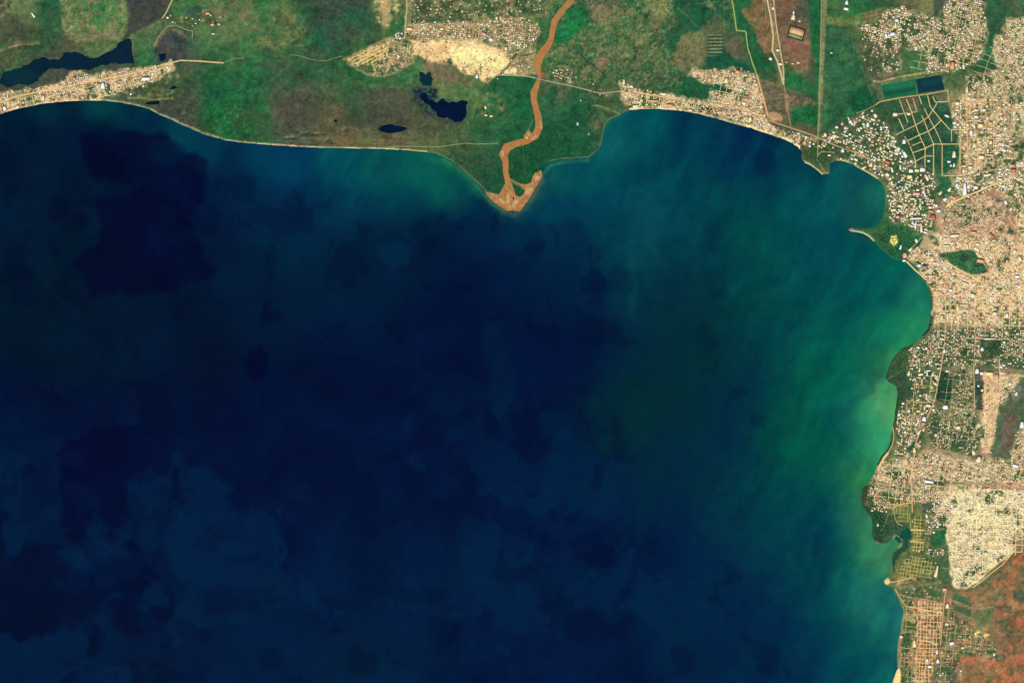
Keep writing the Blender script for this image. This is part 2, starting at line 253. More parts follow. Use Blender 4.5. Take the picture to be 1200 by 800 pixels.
# ------------------------------------------------------------------ land cover (base colours of soil, grass, marsh)
LAND = [(20, 20, (84, 112, 74)), (8, 35, (66, 82, 62)), (60, 20, (36, 88, 60)), (52, 55, (42, 88, 60)), (20, 45, (66, 80, 62)), (20, 70, (62, 92, 60)), (60, 72, (74, 80, 64)), (0, 90, (80, 76, 60)), (100, 20, (74, 118, 72)), (125, 22, (68, 128, 74)),
 (130, 45, (94, 116, 76)), (85, 40, (92, 112, 72)), (112, 62, (60, 100, 58)), (80, 55, (72, 84, 64)), (60, 92, (66, 78, 64)), (100, 84, (48, 82, 66)), (130, 80, (62, 84, 68)), (170, 15, (62, 64, 64)), (165, 30, (70, 72, 66)), (180, 50, (62, 106, 68)), (170, 65, (46, 96, 66)),
 (205, 52, (60, 78, 74)), (200, 65, (62, 70, 68)), (210, 15, (56, 104, 64)), (230, 45, (56, 104, 66)), (260, 25, (92, 112, 76)), (285, 20, (96, 110, 76)), (250, 62, (50, 100, 62)), (290, 50, (54, 106, 66)), (200, 98, (72, 96, 64)), (220, 95, (60, 84, 62)),
 (240, 100, (26, 92, 58)), (260, 118, (20, 98, 58)), (255, 140, (26, 96, 54)), (285, 95, (34, 100, 62)), (285, 140, (48, 92, 58)), (210, 125, (64, 74, 62)), (220, 140, (52, 72, 60)), (240, 152, (30, 84, 50)),
 (310, 20, (48, 112, 68)), (335, 25, (84, 116, 68)), (320, 45, (86, 112, 66)), (350, 50, (58, 98, 60)), (370, 10, (46, 82, 62)), (400, 20, (56, 78, 62)), (385, 50, (36, 88, 64)), (425, 30, (54, 74, 64)), (420, 8, (52, 72, 60)), (440, 45, (64, 104, 60)), (455, 15, (116, 130, 80)), (464, 20, (80, 122, 70)),
 (310, 80, (42, 86, 62)), (325, 85, (60, 96, 64)), (345, 85, (50, 88, 60)), (375, 85, (62, 96, 62)), (400, 85, (44, 98, 60)), (420, 100, (50, 104, 62)), (330, 105, (60, 80, 64)), (310, 115, (36, 98, 60)), (350, 120, (82, 80, 66)), (345, 140, (84, 82, 68)), (370, 120, (84, 82, 64)),
 (385, 110, (66, 96, 66)), (398, 130, (106, 98, 66)), (410, 120, (48, 92, 60)), (425, 125, (44, 86, 66)), (440, 118, (84, 80, 66)), (435, 135, (72, 76, 66)), (460, 120, (96, 92, 72)), (480, 135, (104, 94, 72)), (500, 145, (96, 90, 68)), (455, 140, (76, 80, 62)),
 (310, 150, (46, 84, 58)), (350, 158, (74, 84, 64)), (380, 155, (84, 90, 62)), (400, 165, (112, 100, 66)), (440, 165, (96, 100, 64)), (320, 162, (48, 92, 60)), (480, 100, (58, 96, 66)), (475, 92, (60, 106, 66)), (515, 88, (120, 108, 80)), (520, 100, (74, 110, 68)), (545, 100, (64, 108, 68)),
 (500, 158, (64, 100, 62)), (530, 155, (62, 96, 64)), (560, 120, (70, 112, 66)), (570, 140, (42, 96, 62)), (590, 110, (38, 98, 62)), (585, 130, (52, 106, 66)), (600, 150, (30, 90, 58)), (610, 110, (24, 92, 58)), (560, 160, (46, 96, 60)), (540, 180, (50, 84, 56)), (560, 190, (38, 84, 58)), (575, 205, (28, 82, 60)), (580, 215, (22, 78, 54)), (560, 200, (52, 86, 54)),
 (610, 200, (24, 84, 50)), (620, 185, (24, 86, 54)), (650, 150, (24, 86, 56)), (650, 125, (34, 92, 62)), (680, 165, (28, 88, 58)), (680, 130, (22, 88, 58)), (660, 175, (26, 84, 56)), (700, 140, (66, 92, 64)), (700, 120, (50, 92, 60)), (715, 130, (62, 96, 62)), (655, 108, (80, 104, 72)), (700, 105, (80, 108, 70)),
 (490, 5, (118, 110, 82)), (500, 12, (78, 100, 72)), (530, 8, (124, 128, 82)), (530, 15, (140, 140, 84)), (560, 8, (134, 126, 84)), (590, 5, (140, 118, 84)), (610, 10, (116, 122, 76)), (630, 10, (86, 112, 70)), (635, 40, (46, 96, 60)), (640, 30, (56, 108, 66)), (650, 60, (70, 110, 66)), (665, 20, (34, 116, 66)), (672, 35, (28, 120, 68)), (685, 12, (50, 92, 66)), (665, 45, (40, 112, 66)),
 (700, 15, (116, 114, 78)), (715, 5, (84, 88, 70)), (715, 25, (92, 124, 76)), (740, 15, (36, 110, 64)), (730, 45, (66, 114, 70)), (680, 60, (84, 118, 72)), (700, 70, (64, 104, 72)), (705, 75, (120, 108, 76)), (740, 60, (84, 116, 70)), (740, 85, (66, 102, 66)), (700, 90, (50, 92, 64)), (760, 25, (104, 122, 78)), (770, 10, (90, 124, 76)), (760, 50, (90, 116, 72)), (780, 30, (40, 100, 66)), (780, 50, (34, 90, 64)), (770, 75, (80, 106, 68)), (790, 20, (32, 88, 60)), (800, 40, (28, 84, 60)),
 (820, 15, (30, 94, 62)), (840, 30, (50, 90, 62)), (840, 10, (44, 98, 64)), (805, 55, (118, 122, 78)), (812, 65, (104, 116, 74)), (830, 60, (30, 80, 66)), (835, 35, (120, 118, 84)), (860, 55, (92, 96, 72)), (850, 75, (26, 86, 62)), (780, 90, (66, 98, 64)), (780, 100, (48, 96, 64)), (810, 110, (28, 92, 62)), (760, 105, (64, 96, 62)),
 (870, 20, (24, 96, 58)), (875, 40, (30, 92, 58)), (895, 75, (26, 92, 62)), (890, 60, (72, 84, 62)), (892, 20, (136, 112, 76)), (890, 40, (120, 98, 66)), (900, 95, (60, 92, 60)), (920, 20, (122, 94, 70)), (935, 15, (98, 92, 72)), (945, 60, (128, 98, 72)), (925, 60, (136, 108, 76)), (935, 78, (132, 108, 72)), (948, 20, (42, 92, 62)), (953, 40, (26, 102, 60)), (950, 90, (60, 84, 64)), (957, 20, (24, 100, 58)), (957, 70, (24, 98, 58)),
 (905, 110, (134, 128, 86)), (925, 115, (134, 114, 84)), (905, 125, (98, 88, 72)), (940, 130, (26, 100, 58)), (940, 112, (112, 112, 78)), (950, 122, (120, 110, 84)), (945, 145, (86, 92, 66)), (925, 95, (28, 104, 62)), (975, 30, (34, 86, 66)), (985, 60, (40, 100, 68)), (975, 90, (46, 108, 70)), (990, 100, (44, 98, 66)), (1000, 80, (42, 104, 68)), (975, 130, (30, 100, 68)), (1000, 120, (20, 88, 60)), (985, 135, (58, 110, 70)), (1005, 10, (30, 100, 60)), (985, 22, (82, 118, 66)), (1010, 20, (34, 106, 60)), (1025, 8, (50, 90, 62)),
 (1025, 60, (104, 100, 76)), (1020, 75, (100, 98, 76)), (1010, 50, (86, 110, 68)), (1045, 60, (110, 102, 80)), (1070, 65, (56, 108, 66)), (1070, 5, (96, 104, 74)), (1085, 10, (126, 126, 82)), (1098, 10, (64, 84, 70)), (1165, 15, (34, 88, 64)), (1160, 30, (52, 96, 66)), (1180, 10, (52, 100, 66)), (1195, 5, (86, 88, 64)), (1155, 75, (34, 96, 64)), (1162, 60, (50, 104, 70)), (1115, 95, (70, 108, 68)), (1115, 112, (112, 116, 76)),
 (1060, 125, (92, 94, 66)), (1075, 125, (62, 92, 66)), (1080, 145, (44, 88, 64)), (1095, 150, (34, 86, 64)), (1090, 165, (36, 88, 60)), (1070, 140, (60, 92, 64)), (1070, 170, (44, 90, 62)), (1105, 130, (52, 92, 66)), (1045, 120, (46, 92, 64)), (1055, 150, (60, 96, 66)), (1110, 175, (28, 90, 62)), (1110, 190, (34, 92, 64)), (1130, 160, (190, 150, 100)), (1150, 160, (200, 160, 110)), (1180, 150, (176, 140, 100)), (1165, 185, (88, 112, 78)), (1190, 170, (82, 102, 76)), (1150, 205, (70, 100, 76)),
 (1050, 270, (46, 104, 66)), (1040, 285, (42, 96, 64)), (1065, 280, (38, 104, 66)), (1062, 295, (30, 96, 66)), (1060, 215, (80, 110, 76)), (1080, 220, (130, 130, 90)), (1110, 215, (60, 110, 80)), (1140, 240, (190, 150, 115)), (1160, 250, (190, 150, 112)), (1120, 260, (190, 150, 115)), (1190, 260, (190, 150, 112)), (1120, 340, (206, 160, 112)), (1170, 340, (200, 156, 112)), (1110, 390, (110, 112, 84)), (1150, 380, (140, 130, 92)), (1190, 390, (150, 136, 98)),
 (1050, 445, (44, 86, 60)), (1055, 460, (52, 86, 60)), (1060, 430, (66, 104, 66)), (1090, 420, (110, 120, 76)), (1125, 440, (96, 104, 78)), (1160, 470, (190, 146, 100)), (1130, 480, (96, 106, 76)), (1105, 500, (128, 118, 82)), (1070, 500, (84, 108, 70)), (1060, 520, (90, 112, 72)), (1180, 480, (70, 100, 74)), (1080, 540, (172, 142, 98)), (1120, 530, (128, 122, 84)), (1150, 550, (164, 134, 98)), (1190, 560, (190, 146, 112)),
 (1040, 580, (134, 124, 88)), (1020, 560, (66, 96, 66)), (1035, 605, (44, 88, 58)), (1030, 625, (48, 88, 66)), (1050, 615, (60, 92, 66)), (1060, 605, (96, 120, 70)), (1090, 590, (130, 126, 90)), (1090, 630, (110, 118, 78)), (1130, 600, (222, 188, 126)), (1170, 600, (236, 206, 140)), (1140, 650, (216, 180, 124)), (1100, 650, (70, 104, 70)), (1070, 660, (108, 122, 70)), (1060, 690, (90, 108, 70)), (1085, 690, (128, 114, 76)), (1102, 665, (60, 104, 70)),
 (1090, 730, (180, 120, 76)), (1065, 725, (140, 138, 80)), (1060, 760, (120, 110, 72)), (1120, 710, (74, 108, 72)), (1120, 690, (100, 108, 72)), (1150, 720, (76, 108, 70)), (1130, 735, (140, 122, 80)), (1115, 745, (136, 122, 86)), (1150, 700, (108, 110, 72)), (1175, 690, (84, 98, 68)), (1195, 690, (74, 98, 70)), (1180, 660, (140, 104, 68)), (1195, 645, (124, 92, 58)), (1180, 730, (78, 92, 66)), (1195, 715, (110, 90, 66)), (1160, 750, (84, 104, 68)), (1180, 750, (72, 90, 68)), (1135, 775, (136, 108, 70)), (1115, 785, (96, 90, 76)), (1145, 795, (124, 108, 68)), (1180, 785, (110, 90, 60)), (1110, 770, (110, 110, 82)), (1165, 775, (120, 100, 68)), (1190, 798, (130, 96, 66)), (1105, 790, (96, 104, 72))]
T.rbf(LAND, 11)
frame = [(-60, -60), (1260, -60), (1260, 860), (-60, 860)]
P_ = T.paint; B_ = T.blob; L_ = T.line; K_ = T.speckle

# -- western marsh and meadow
P_([(68, -5), (145, -5), (149, 12), (148, 25), (143, 38), (138, 48), (128, 58), (118, 66), (108, 68), (100, 62), (98, 52), (82, 48), (76, 38), (72, 30), (80, 25), (74, 10)], (78, 116, 72), 2, 2.5, 8, .75)
K_([(70, -5), (146, -5), (147, 30), (136, 48), (118, 55), (100, 48), (80, 46), (73, 30)], (128, 124, 88), 7, .40, .2, .8, 2)
K_([(70, -5), (146, -5), (147, 30), (136, 48), (118, 55), (100, 48), (80, 46), (73, 30)], (138, 148, 100), 5, .3, .2, .6, 9)
K_([(95, -5), (148, -5), (145, 30), (125, 38), (100, 30)], (38, 120, 70), 6, .35, .2, .6, 5)
P_([(108, 40), (135, 34), (133, 46), (118, 48), (105, 44)], (138, 122, 90), 3, 3, 5, .7)
P_([(-60, -5), (12, -5), (17, 5), (15, 15), (4, 20), (-60, 22)], (120, 128, 88), 2.5, 2.5, 6, .7)
K_([(-5, -5), (17, -5), (15, 14), (3, 20), (-5, 20)], (62, 74, 54), 4, .4, .12, .8, 8)
L_([(-60, 80), (0, 60), (12, 55.5), (24, 52.5), (34, 52), (46, 51)], (150, 136, 96), 2.4, 1.5, .85, .8)
L_([(10, 56), (18, 53.5), (25, 52.5)], (176, 128, 96), 1.6, 1, .8)
L_([(-60, 70), (0, 57), (14, 51), (28, 49), (44, 49)], (74, 120, 60), 3, 2, .7, 1)
P_([(150, 30), (158, 8), (172, -5), (200, -5), (197, 8), (188, 22), (175, 30), (160, 36), (152, 44), (150, 48), (143, 50)], (64, 72, 64), 3, 3, 8, .9)
P_([(154, 40), (170, 32), (190, 22), (205, 16), (222, 24), (225, 34), (205, 30), (192, 36), (182, 52), (180, 66), (170, 76), (160, 74), (154, 60)], (74, 110, 72), 1.8, 1.5, 6, .8)
P_([(158, 60), (180, 60), (180, 72), (162, 76)], (36, 104, 66), 4, 2, 6, .7)
P_([(182, 55), (190, 44), (198, 40), (208, 41), (218, 47), (220, 56), (212, 64), (203, 72), (184, 73), (181, 64)], (60, 72, 72), 1.5, 1, 8, .95)
B_(197, 56, 6, 9, (84, 78, 70), 0, 5, 2, .6)
L_([(181, 55), (186, 46), (191, 39), (198, 35), (208, 36), (218, 43)], (130, 112, 84), 3.0, 2, .8, .5)
P_([(218, 8), (235, 6), (238, 18), (226, 20), (218, 16)], (40, 78, 68), 3, 2, 6, .8)
P_([(228, -5), (296, -5), (304, 12), (300, 34), (288, 40), (262, 52), (236, 50), (226, 34), (240, 20)], (78, 116, 74), 4, 4, 9, .6)
L_([(300, 5), (303, 20), (299, 33), (288, 40), (270, 43), (268, 55)], (104, 124, 84), 1.6, 2, .5, .6)
L_([(300, 50), (318, 55), (338, 50), (352, 42), (361, 33), (362, 22)], (118, 136, 80), 1.6, 2, .6, .6)
L_([(75, 5), (80, 14), (78, 24), (74, 32), (80, 44), (90, 49), (104, 46)], (138, 134, 96), 2.2, 2.5, .6, 1)
L_([(147, 2), (148, 25), (142, 38), (132, 52), (116, 66)], (118, 130, 86), 2, 2, .5, .8)
L_([(154, 46), (162, 38), (175, 32), (190, 24), (206, 20)], (122, 118, 84), 1.6, 1.5, .5, .5)
L_([(300, 54), (322, 52), (350, 54), (362, 52)], (110, 134, 84), 1.4, 1.5, .5, .8)
for x_, y_ in ((248, 28), (236, 22), (222, 21), (212, 22), (240, 15), (254, 18), (228, 30)): B_(x_, y_, 4, 3, (150, 142, 98), 0, 2, 2, .6)
B_(258, 16, 10, 6, (130, 116, 84), 0, 4, 3, .6); B_(286, 16, 8, 6, (138, 118, 86), 0, 4, 3, .7)
P_([(46, 90), (56, 82), (72, 82), (90, 84), (110, 80), (140, 76), (150, 76), (150, 82), (110, 86), (88, 90), (60, 103), (44, 104), (40, 100)], (66, 80, 66), 2, 2, 8, .8)
K_([(0, 76), (20, 80), (44, 98), (30, 104), (0, 104)], (30, 76, 60), 5, .5, .2, .8, 9)
K_([(0, 76), (25, 78), (40, 98), (10, 98)], (70, 122, 80), 3, .25, .1, .6, 3)
# town green pockets + open ground at the edge of the sandy spit
K_([(120, 96), (150, 92), (175, 92), (205, 80), (212, 92), (200, 112), (160, 114), (125, 114)], (150, 142, 98), 4, .4, .15, .8, 6)
L_([(150, 115), (168, 115), (180, 117), (202, 115.5)], (138, 140, 88), 2.2, 1.2, .9)
L_([(196, 111), (204, 106)], (160, 160, 116), 1.2, 1, .8)
P_([(180, 120), (205, 118), (225, 128), (232, 142), (228, 150), (205, 138), (190, 132)], (62, 72, 62), 4, 3, 7, .8)
K_([(205, 120), (232, 140), (228, 150), (206, 138)], (118, 112, 88), 3, .25, .1, .7, 6)
K_([(232, 110), (290, 100), (290, 165), (250, 158), (232, 140)], (16, 108, 62), 12, .4, .25, .5, 4, 16)
K_([(240, 120), (280, 120), (280, 160), (250, 158)], (64, 132, 84), 3, .22, .12, .55, 9)
B_(254, 113, 3, 7, (22, 64, 62), 0, 3, 1, .8); B_(240, 131, 5, 2.5, (44, 116, 40), 0, 3, 1, .6)
K_([(150, 60), (300, 60), (300, 165), (230, 150), (205, 120)], (30, 70, 50), 10, .28, .2, .45, 3, 12)
# -- middle marsh
P_([(322, 100), (348, 98), (362, 108), (372, 122), (378, 140), (370, 156), (350, 160), (330, 150), (322, 130)], (72, 80, 62), 12, 16, 24, .4)
P_([(400, 105), (440, 104), (462, 104), (492, 108), (500, 122), (515, 138), (522, 150), (495, 156), (455, 160), (420, 158), (408, 140), (402, 125)], (78, 82, 62), 6, 9, 20, .45)
P_([(402, 105), (425, 105), (424, 140), (412, 142), (405, 125)], (42, 84, 64), 5, 6, 12, .65)
B_(455, 120, 4, 16, (66, 80, 66), 0, 5, 3, .7); B_(436, 138, 9, 8, (66, 72, 66), 0, 5, 3, .8)
B_(398, 132, 7, 10, (116, 100, 66), -20, 5, 3, .8); B_(470, 128, 10, 10, (110, 92, 74), 0, 6, 4, .6)
P_([(478, 108), (495, 98), (510, 104), (514, 116), (545, 118), (550, 128), (545, 146), (530, 148), (510, 140), (495, 132), (484, 120)], (56, 86, 74), 4, 3, 6, .8)
K_([(484, 104), (512, 104), (512, 138), (500, 134), (486, 120)], (12, 38, 62), 3.2, .5, .08, .95, 8)
L_([(440, 159), (450, 158.5), (466, 157)], (96, 108, 80), 2, 1.5, .5)
P_([(500, 80), (520, 82), (545, 90), (560, 96), (556, 102), (530, 98), (508, 92)], (124, 104, 78), 3, 3, 6, .8)
K_([(510, 90), (560, 92), (570, 110), (545, 118), (515, 112)], (94, 128, 78), 5, .4, .2, .6, 6)
K_([(370, 148), (500, 152), (500, 168), (420, 170), (370, 166)], (130, 112, 74), 5, .45, .2, .8, 4, 3, (4, 1))
K_([(335, 155), (380, 154), (380, 168), (330, 166)], (128, 134, 104), 3, .3, .1, .7, 4, 3, (4, 1))
K_([(335, 155), (380, 154), (395, 172), (330, 170)], (34, 60, 52), 4, .35, .1, .8, 8, 3, (4, 1))
B_(332, 16, 32, 12, (70, 116, 70), 10, 8, 5, .5)
P_([(300, 32), (320, 15), (350, 16), (362, 32), (356, 42), (335, 50), (318, 56), (300, 54)], (92, 112, 68), 5, 5, 8, .75)
P_([(366, -5), (426, -5), (428, 10), (442, 12), (444, 25), (440, 36), (418, 40), (408, 52), (395, 56), (380, 50), (370, 30)], (54, 78, 64), 6, 5, 10, .6)
K_([(300, 0), (440, 0), (440, 110), (300, 110)], (24, 96, 66), 13, .35, .2, .45, 10, 24)
K_([(300, 0), (470, 0), (470, 110), (300, 110)], (42, 62, 56), 9, .3, .2, .4, 1, 24)
P_([(430, 104), (470, 88), (488, 80), (492, 92), (480, 100), (450, 103)], (50, 108, 64), 3, 3, 7, .7)
L_([(404, 78), (412, 88), (425, 94)], (24, 84, 50), 4, 3, .6, 1)
for x_ in (480, 481): L_([(x_, 86), (482, 104)], (96, 120, 84), .8, 1, .4)
L_([(553, 147), (555, 130), (560, 120), (566, 120), (570, 126)], (126, 130, 88), 1.2, 1.2, .7)
K_([(560, 110), (590, 105), (590, 130), (570, 140), (555, 130)], (150, 128, 86), 5, .25, .12, .6, 8)
P_([(385, 108), (400, 104), (500, 108), (520, 140), (520, 156), (430, 160), (390, 150)], (58, 76, 56), 12, 9, 14, .4)
P_([(318, 100), (350, 98), (378, 125), (372, 155), (330, 152)], (66, 72, 56), 14, 16, 24, .25)
# -- centre town bare ground and the fields above
P_([(402, 69), (425, 58), (455, 44), (470, 44), (485, 50), (485, 74), (466, 85), (450, 90), (434, 90), (416, 80)], (160, 146, 96), 2, 1.5, 6, .9)
P_([(444, -5), (456, -5), (458, 12), (459, 24), (455, 32), (449, 30), (446, 14)], (196, 158, 110), 3, 2.5, 6, .85)
K_([(438, -5), (476, -5), (476, 28), (440, 28)], (204, 188, 124), 5, .3, .12, .8, 9)
K_([(458, -5), (475, -5), (475, 40), (456, 40)], (34, 100, 62), 6, .5, .2, .8, 2)
P_([(478, -5), (645, -5), (642, 20), (600, 20), (540, 26), (480, 30)], (156, 150, 100), 3, 3, 6, .75)
K_([(478, -5), (645, -5), (642, 20), (480, 28)], (70, 104, 70), 5, .45, .2, .7, 7, 3, (3, 1))
K_([(478, -5), (560, -5), (560, 24), (480, 26)], (150, 148, 92), 3, .35, .15, .7, 3, 3, (7, .7))
B_(526, 14, 5, 4, (206, 186, 106), 0, 3, 2, .8); B_(534, 18, 3, 4, (220, 166, 104), 0, 2, 2, .8); B_(492, 8, 10, 6, (100, 92, 80), 0, 4, 3, .8); B_(581, 6, 2.2, 9, (196, 150, 108), 0, 2, 1.5, .8); B_(598, 3, 4, 8, (150, 116, 86), 0, 3, 2, .8)
P_([(474, 30), (500, 25), (560, 26), (600, 20), (630, 28), (633, 38), (628, 55), (627, 75), (630, 88), (604, 89), (588, 86), (560, 60), (500, 48), (474, 46)], (176, 154, 108), 2, 2, 6, .9)
P_([(470, 50), (495, 47), (530, 48), (565, 50), (590, 62), (598, 74), (592, 83), (578, 92), (573, 99), (566, 98), (561, 90), (543, 84), (528, 73), (520, 69), (498, 71), (486, 66), (470, 62)], (246, 206, 142), 3, 6, 9, .95)
K_([(470, 40), (628, 20), (628, 60), (600, 62), (560, 50), (500, 46)], (92, 112, 74), 6, .4, .15, .7, 6)
P_([(528, 56), (552, 54), (580, 62), (596, 74), (580, 83), (560, 82), (540, 80), (530, 72)], (255, 234, 160), 4, 3, 8, .95)
B_(545, 64, 12, 7, (255, 240, 150), 0, 5, 3, .8); B_(560, 76, 10, 5, (255, 232, 160), 0, 4, 3, .8)
P_([(590, 87), (592, 82), (600, 79), (606, 80), (605, 88)], (250, 224, 160), 1.5, 1, 4, .9)
K_([(538, 82), (560, 82), (563, 94), (550, 92)], (150, 120, 88), 3, .4, .1, .7, 6)
K_([(480, 48), (600, 60), (600, 85), (540, 80), (490, 70)], (240, 180, 110), 4, .35, .15, .6, 4)
L_([(563, 88), (563, 78)], (150, 120, 80), 1.5, 1, .8)
L_([(606, 62), (599, 72), (594, 80), (588, 83)], (50, 84, 52), 1.8, 1, .85, .5)
L_([(598, 70), (606, 64), (615, 66), (626, 62)], (60, 84, 56), 1.6, 1, .8, .5)
B_(483, 60, 2.5, 2, (70, 62, 40), 30, 1.5, .5, .9); B_(527, 73, 2.5, 4, (72, 92, 62), -20, 1.5, .5, .9)
# -- savanna east of the river
sav = [(638, -5), (795, -5), (790, 40), (815, 60), (815, 92), (780, 108), (730, 98), (690, 100), (640, 92), (636, 70), (650, 40)]
K_(sav, (126, 122, 84), 7, .42, .2, .6, 3)
K_(sav, (26, 98, 62), 5, .40, .16, .6, 8)
K_(sav, (150, 150, 104), 2.6, .22, .12, .5, 6)
K_(sav, (28, 66, 52), 2.8, .2, .1, .6, 2)
P_([(660, 10), (688, 8), (686, 24), (668, 48), (652, 56), (650, 46), (662, 30)], (22, 116, 66), 3, 3, 6, .85)
P_([(690, 5), (708, 4), (716, 14), (706, 26), (692, 22)], (124, 116, 82), 3, 3, 6, .8)
P_([(755, -5), (781, -5), (782, 14), (775, 26), (765, 20)], (118, 132, 82), 3, 3, 6, .8)
P_([(786, -5), (858, -5), (860, 30), (840, 16), (828, 24), (822, 34), (804, 42), (796, 50), (790, 62), (782, 58), (785, 35), (796, 28), (790, 10)], (28, 86, 60), 3, 2.5, 8, .9)
L_([(794, 10), (805, 18), (812, 27), (818, 32)], (86, 126, 82), 1.8, 2, .7, .4); L_([(806, 6), (825, 4), (842, 2)], (104, 134, 92), 1.2, 1.2, .6, .3)
B_(706, 74, 7, 8, (150, 122, 86), 0, 5, 3, .8); B_(768, 33, 4, 6, (138, 128, 84), 0, 4, 3, .6); B_(800, 78, 5, 4, (156, 124, 94), 0, 3, 2, .7)
P_([(798, 42), (824, 34), (828, 60), (826, 76), (798, 80), (790, 66)], (122, 122, 80), 3, 2.5, 6, .75)
L_([(677, 60), (686, 70), (700, 80), (712, 92)], (34, 62, 50), 1.2, 1.2, .7); L_([(678, 62), (670, 76), (664, 84)], (40, 80, 50), 1.2, 1.2, .7)
P_([(645, 78), (662, 76), (676, 88), (674, 98), (655, 96), (646, 90)], (110, 116, 78), 2, 2, 5, .8)
P_([(688, 100), (700, 98), (716, 104), (726, 106), (722, 112), (700, 115), (688, 110)], (110, 110, 76), 3, 2, 5, .7)
P_([(650, 104), (662, 106), (662, 116), (650, 116)], (96, 96, 76), 3, 2, 5, .7)
K_([(640, 95), (730, 115), (700, 185), (640, 185), (600, 215), (600, 175), (640, 150)], (20, 78, 54), 9, .4, .2, .7, 7)
K_([(560, 90), (625, 92), (624, 160), (590, 165), (555, 165)], (22, 92, 60), 9, .4, .2, .5, 3)
L_([(694, 124), (702, 124), (710, 127), (720, 131), (726, 133)], (140, 146, 92), 1.8, 1.2, .7, .5)
B_(700, 145, 4, 6, (128, 108, 84), 0, 4, 2, .7); B_(714, 130, 6, 3, (110, 118, 80), 20, 3, 2, .6)
L_([(899, 0), (903, 22), (908, 50), (914, 78), (918, 96)], (168, 138, 96), 8, 4, .7, 1)
# -- field plots (rows) near (835,45)
for i in range(7):
    y0 = 41 + i * 4.0
    P_([(829, y0), (846, y0 - .6), (846, y0 + 1.4), (829, y0 + 1.8)], (132, 144, 100), .8, .4, 4, .8)
    P_([(829, y0 + 1.8), (848, y0 + 1.3), (848, y0 + 3.2), (829, y0 + 3.6)], (20, 64, 56), .8, .4, 4, .85)
P_([(829, 66), (850, 64), (868, 68), (880, 82), (852, 84), (829, 77)], (22, 82, 64), 2, 1, 5, .9)
P_([(852, 42), (868, 44), (870, 60), (866, 72), (852, 62)], (98, 96, 74), 2.5, 1.5, 4, .8)
K_([(826, -5), (860, -5), (862, 30), (830, 36)], (120, 120, 84), 4, .3, .12, .7, 5)
for x_ in (838, 849): L_([(x_, -5), (x_, 36)], (84, 120, 82), 1.2, 1, .5)
# -- airfield side
P_([(868, -5), (880, -5), (880, 12), (888, 18), (893, 30), (890, 45), (896, 70), (905, 80), (880, 78), (874, 50), (864, 30)], (26, 92, 58), 2, 1.5, 6, .9)
P_([(868, 12), (884, 8), (884, -5), (901, -5), (904, 30), (904, 62), (900, 66), (896, 62), (888, 50), (884, 34), (874, 22)], (138, 110, 74), 2, 1.5, 5, .9)
K_([(870, 10), (902, -5), (904, 62), (888, 50)], (88, 96, 60), 5, .35, .15, .6, 5)
P_([(908, -5), (946, -5), (948, 20), (949, 60), (950, 84), (938, 82), (921, 76), (914, 50)], (126, 98, 74), 1.5, 1, 5, .85)
K_([(918, 48), (950, 50), (950, 84), (920, 74)], (150, 122, 84), 3, .4, .15, .7, 4, 3, (5, 1))
P_([(922, 46), (948, 52), (948, 64), (920, 60)], (134, 94, 76), 4, 2, 6, .6)
P_([(937, -5), (948, -5), (948, 26), (936, 26), (934, 10)], (76, 86, 68), 3, 2, 5, .8)
P_([(946, -5), (963, -5), (962, 80), (958, 160), (948, 150), (944, 90), (950, 80), (951, 40)], (24, 98, 60), 2, 1, 8, .9)
P_([(950, 62), (957, 66), (955, 96), (944, 100), (946, 86)], (66, 80, 64), 2.5, 1.5, 5, .8)
P_([(920, 84), (946, 92), (956, 112), (940, 114), (920, 104)], (28, 100, 62), 3, 2, 7, .8)
P_([(884, 90), (895, 93), (925, 104), (945, 112), (958, 122), (950, 126), (935, 122), (926, 124), (925, 144), (905, 142), (896, 120)], (126, 116, 82), 2, 1.5, 5, .9)
K_([(890, 95), (955, 115), (950, 126), (926, 122), (925, 144), (900, 140)], (88, 84, 72), 4, .45, .2, .7, 8, 3, (3, 1))
P_([(927, 130), (948, 122), (958, 128), (957, 150), (944, 144), (930, 144)], (22, 104, 62), 2.5, 1.5, 6, .9)
P_([(932, 144), (956, 148), (956, 160), (930, 150)], (92, 92, 68), 2.5, 1.5, 5, .8)
P_([(899, 131), (910, 132), (917, 137), (916, 143), (900, 140)], (212, 160, 112), 1.5, 1, 4, .9)
P_([(918, 110), (924, 110), (925, 122), (922, 132), (919, 120)], (196, 144, 112), 1.5, .8, 4, .8)
L_([(968, -60), (967, -5), (966, 20), (965, 50), (963.5, 80), (962, 100), (961, 120)], (138, 138, 92), 5.5, 1.5, .9, .5)
L_([(961, 120), (960, 140), (959, 160)], (130, 130, 84), 3, 1.5, .8, .4)
fld = [(968, 24), (995, 30), (1006, 60), (1018, 92), (1024, 112), (1024, 124), (1000, 134), (980, 148), (964, 156), (964, 100)]
P_(fld, (40, 98, 66), 2, 1, 8, .5); K_(fld, (62, 118, 74), 9, .35, .2, .5, 6); K_(fld, (26, 82, 60), 9, .3, .2, .6, 9)
P_([(994, 108), (1015, 100), (1024, 112), (1020, 126), (1000, 132), (994, 122)], (18, 86, 58), 3, 2, 6, .8)
P_([(968, 20), (990, 22), (1010, 16), (1036, 8), (1030, 16), (1008, 28), (988, 32), (970, 28)], (104, 126, 70), 3, 2, 6, .8)
P_([(1010, 17), (1042, 9), (1044, 18), (1012, 28)], (126, 120, 78), 1.5, .8, 5, .9)
for i in range(4): L_([(1011, 19 + i * 2.4), (1042, 11 + i * 2.2)], (150, 142, 96) if i % 2 else (90, 104, 60), .9, .8, .7)
L_([(992, 28), (1000, 50), (1008, 74), (1016, 95), (1022, 112)], (90, 108, 74), 2.2, 1.5, .75, .5)
P_([(1002, 30), (1020, 24), (1045, 40), (1055, 60), (1052, 82), (1020, 92), (1012, 70)], (116, 108, 80), 3, 3, 6, .7)
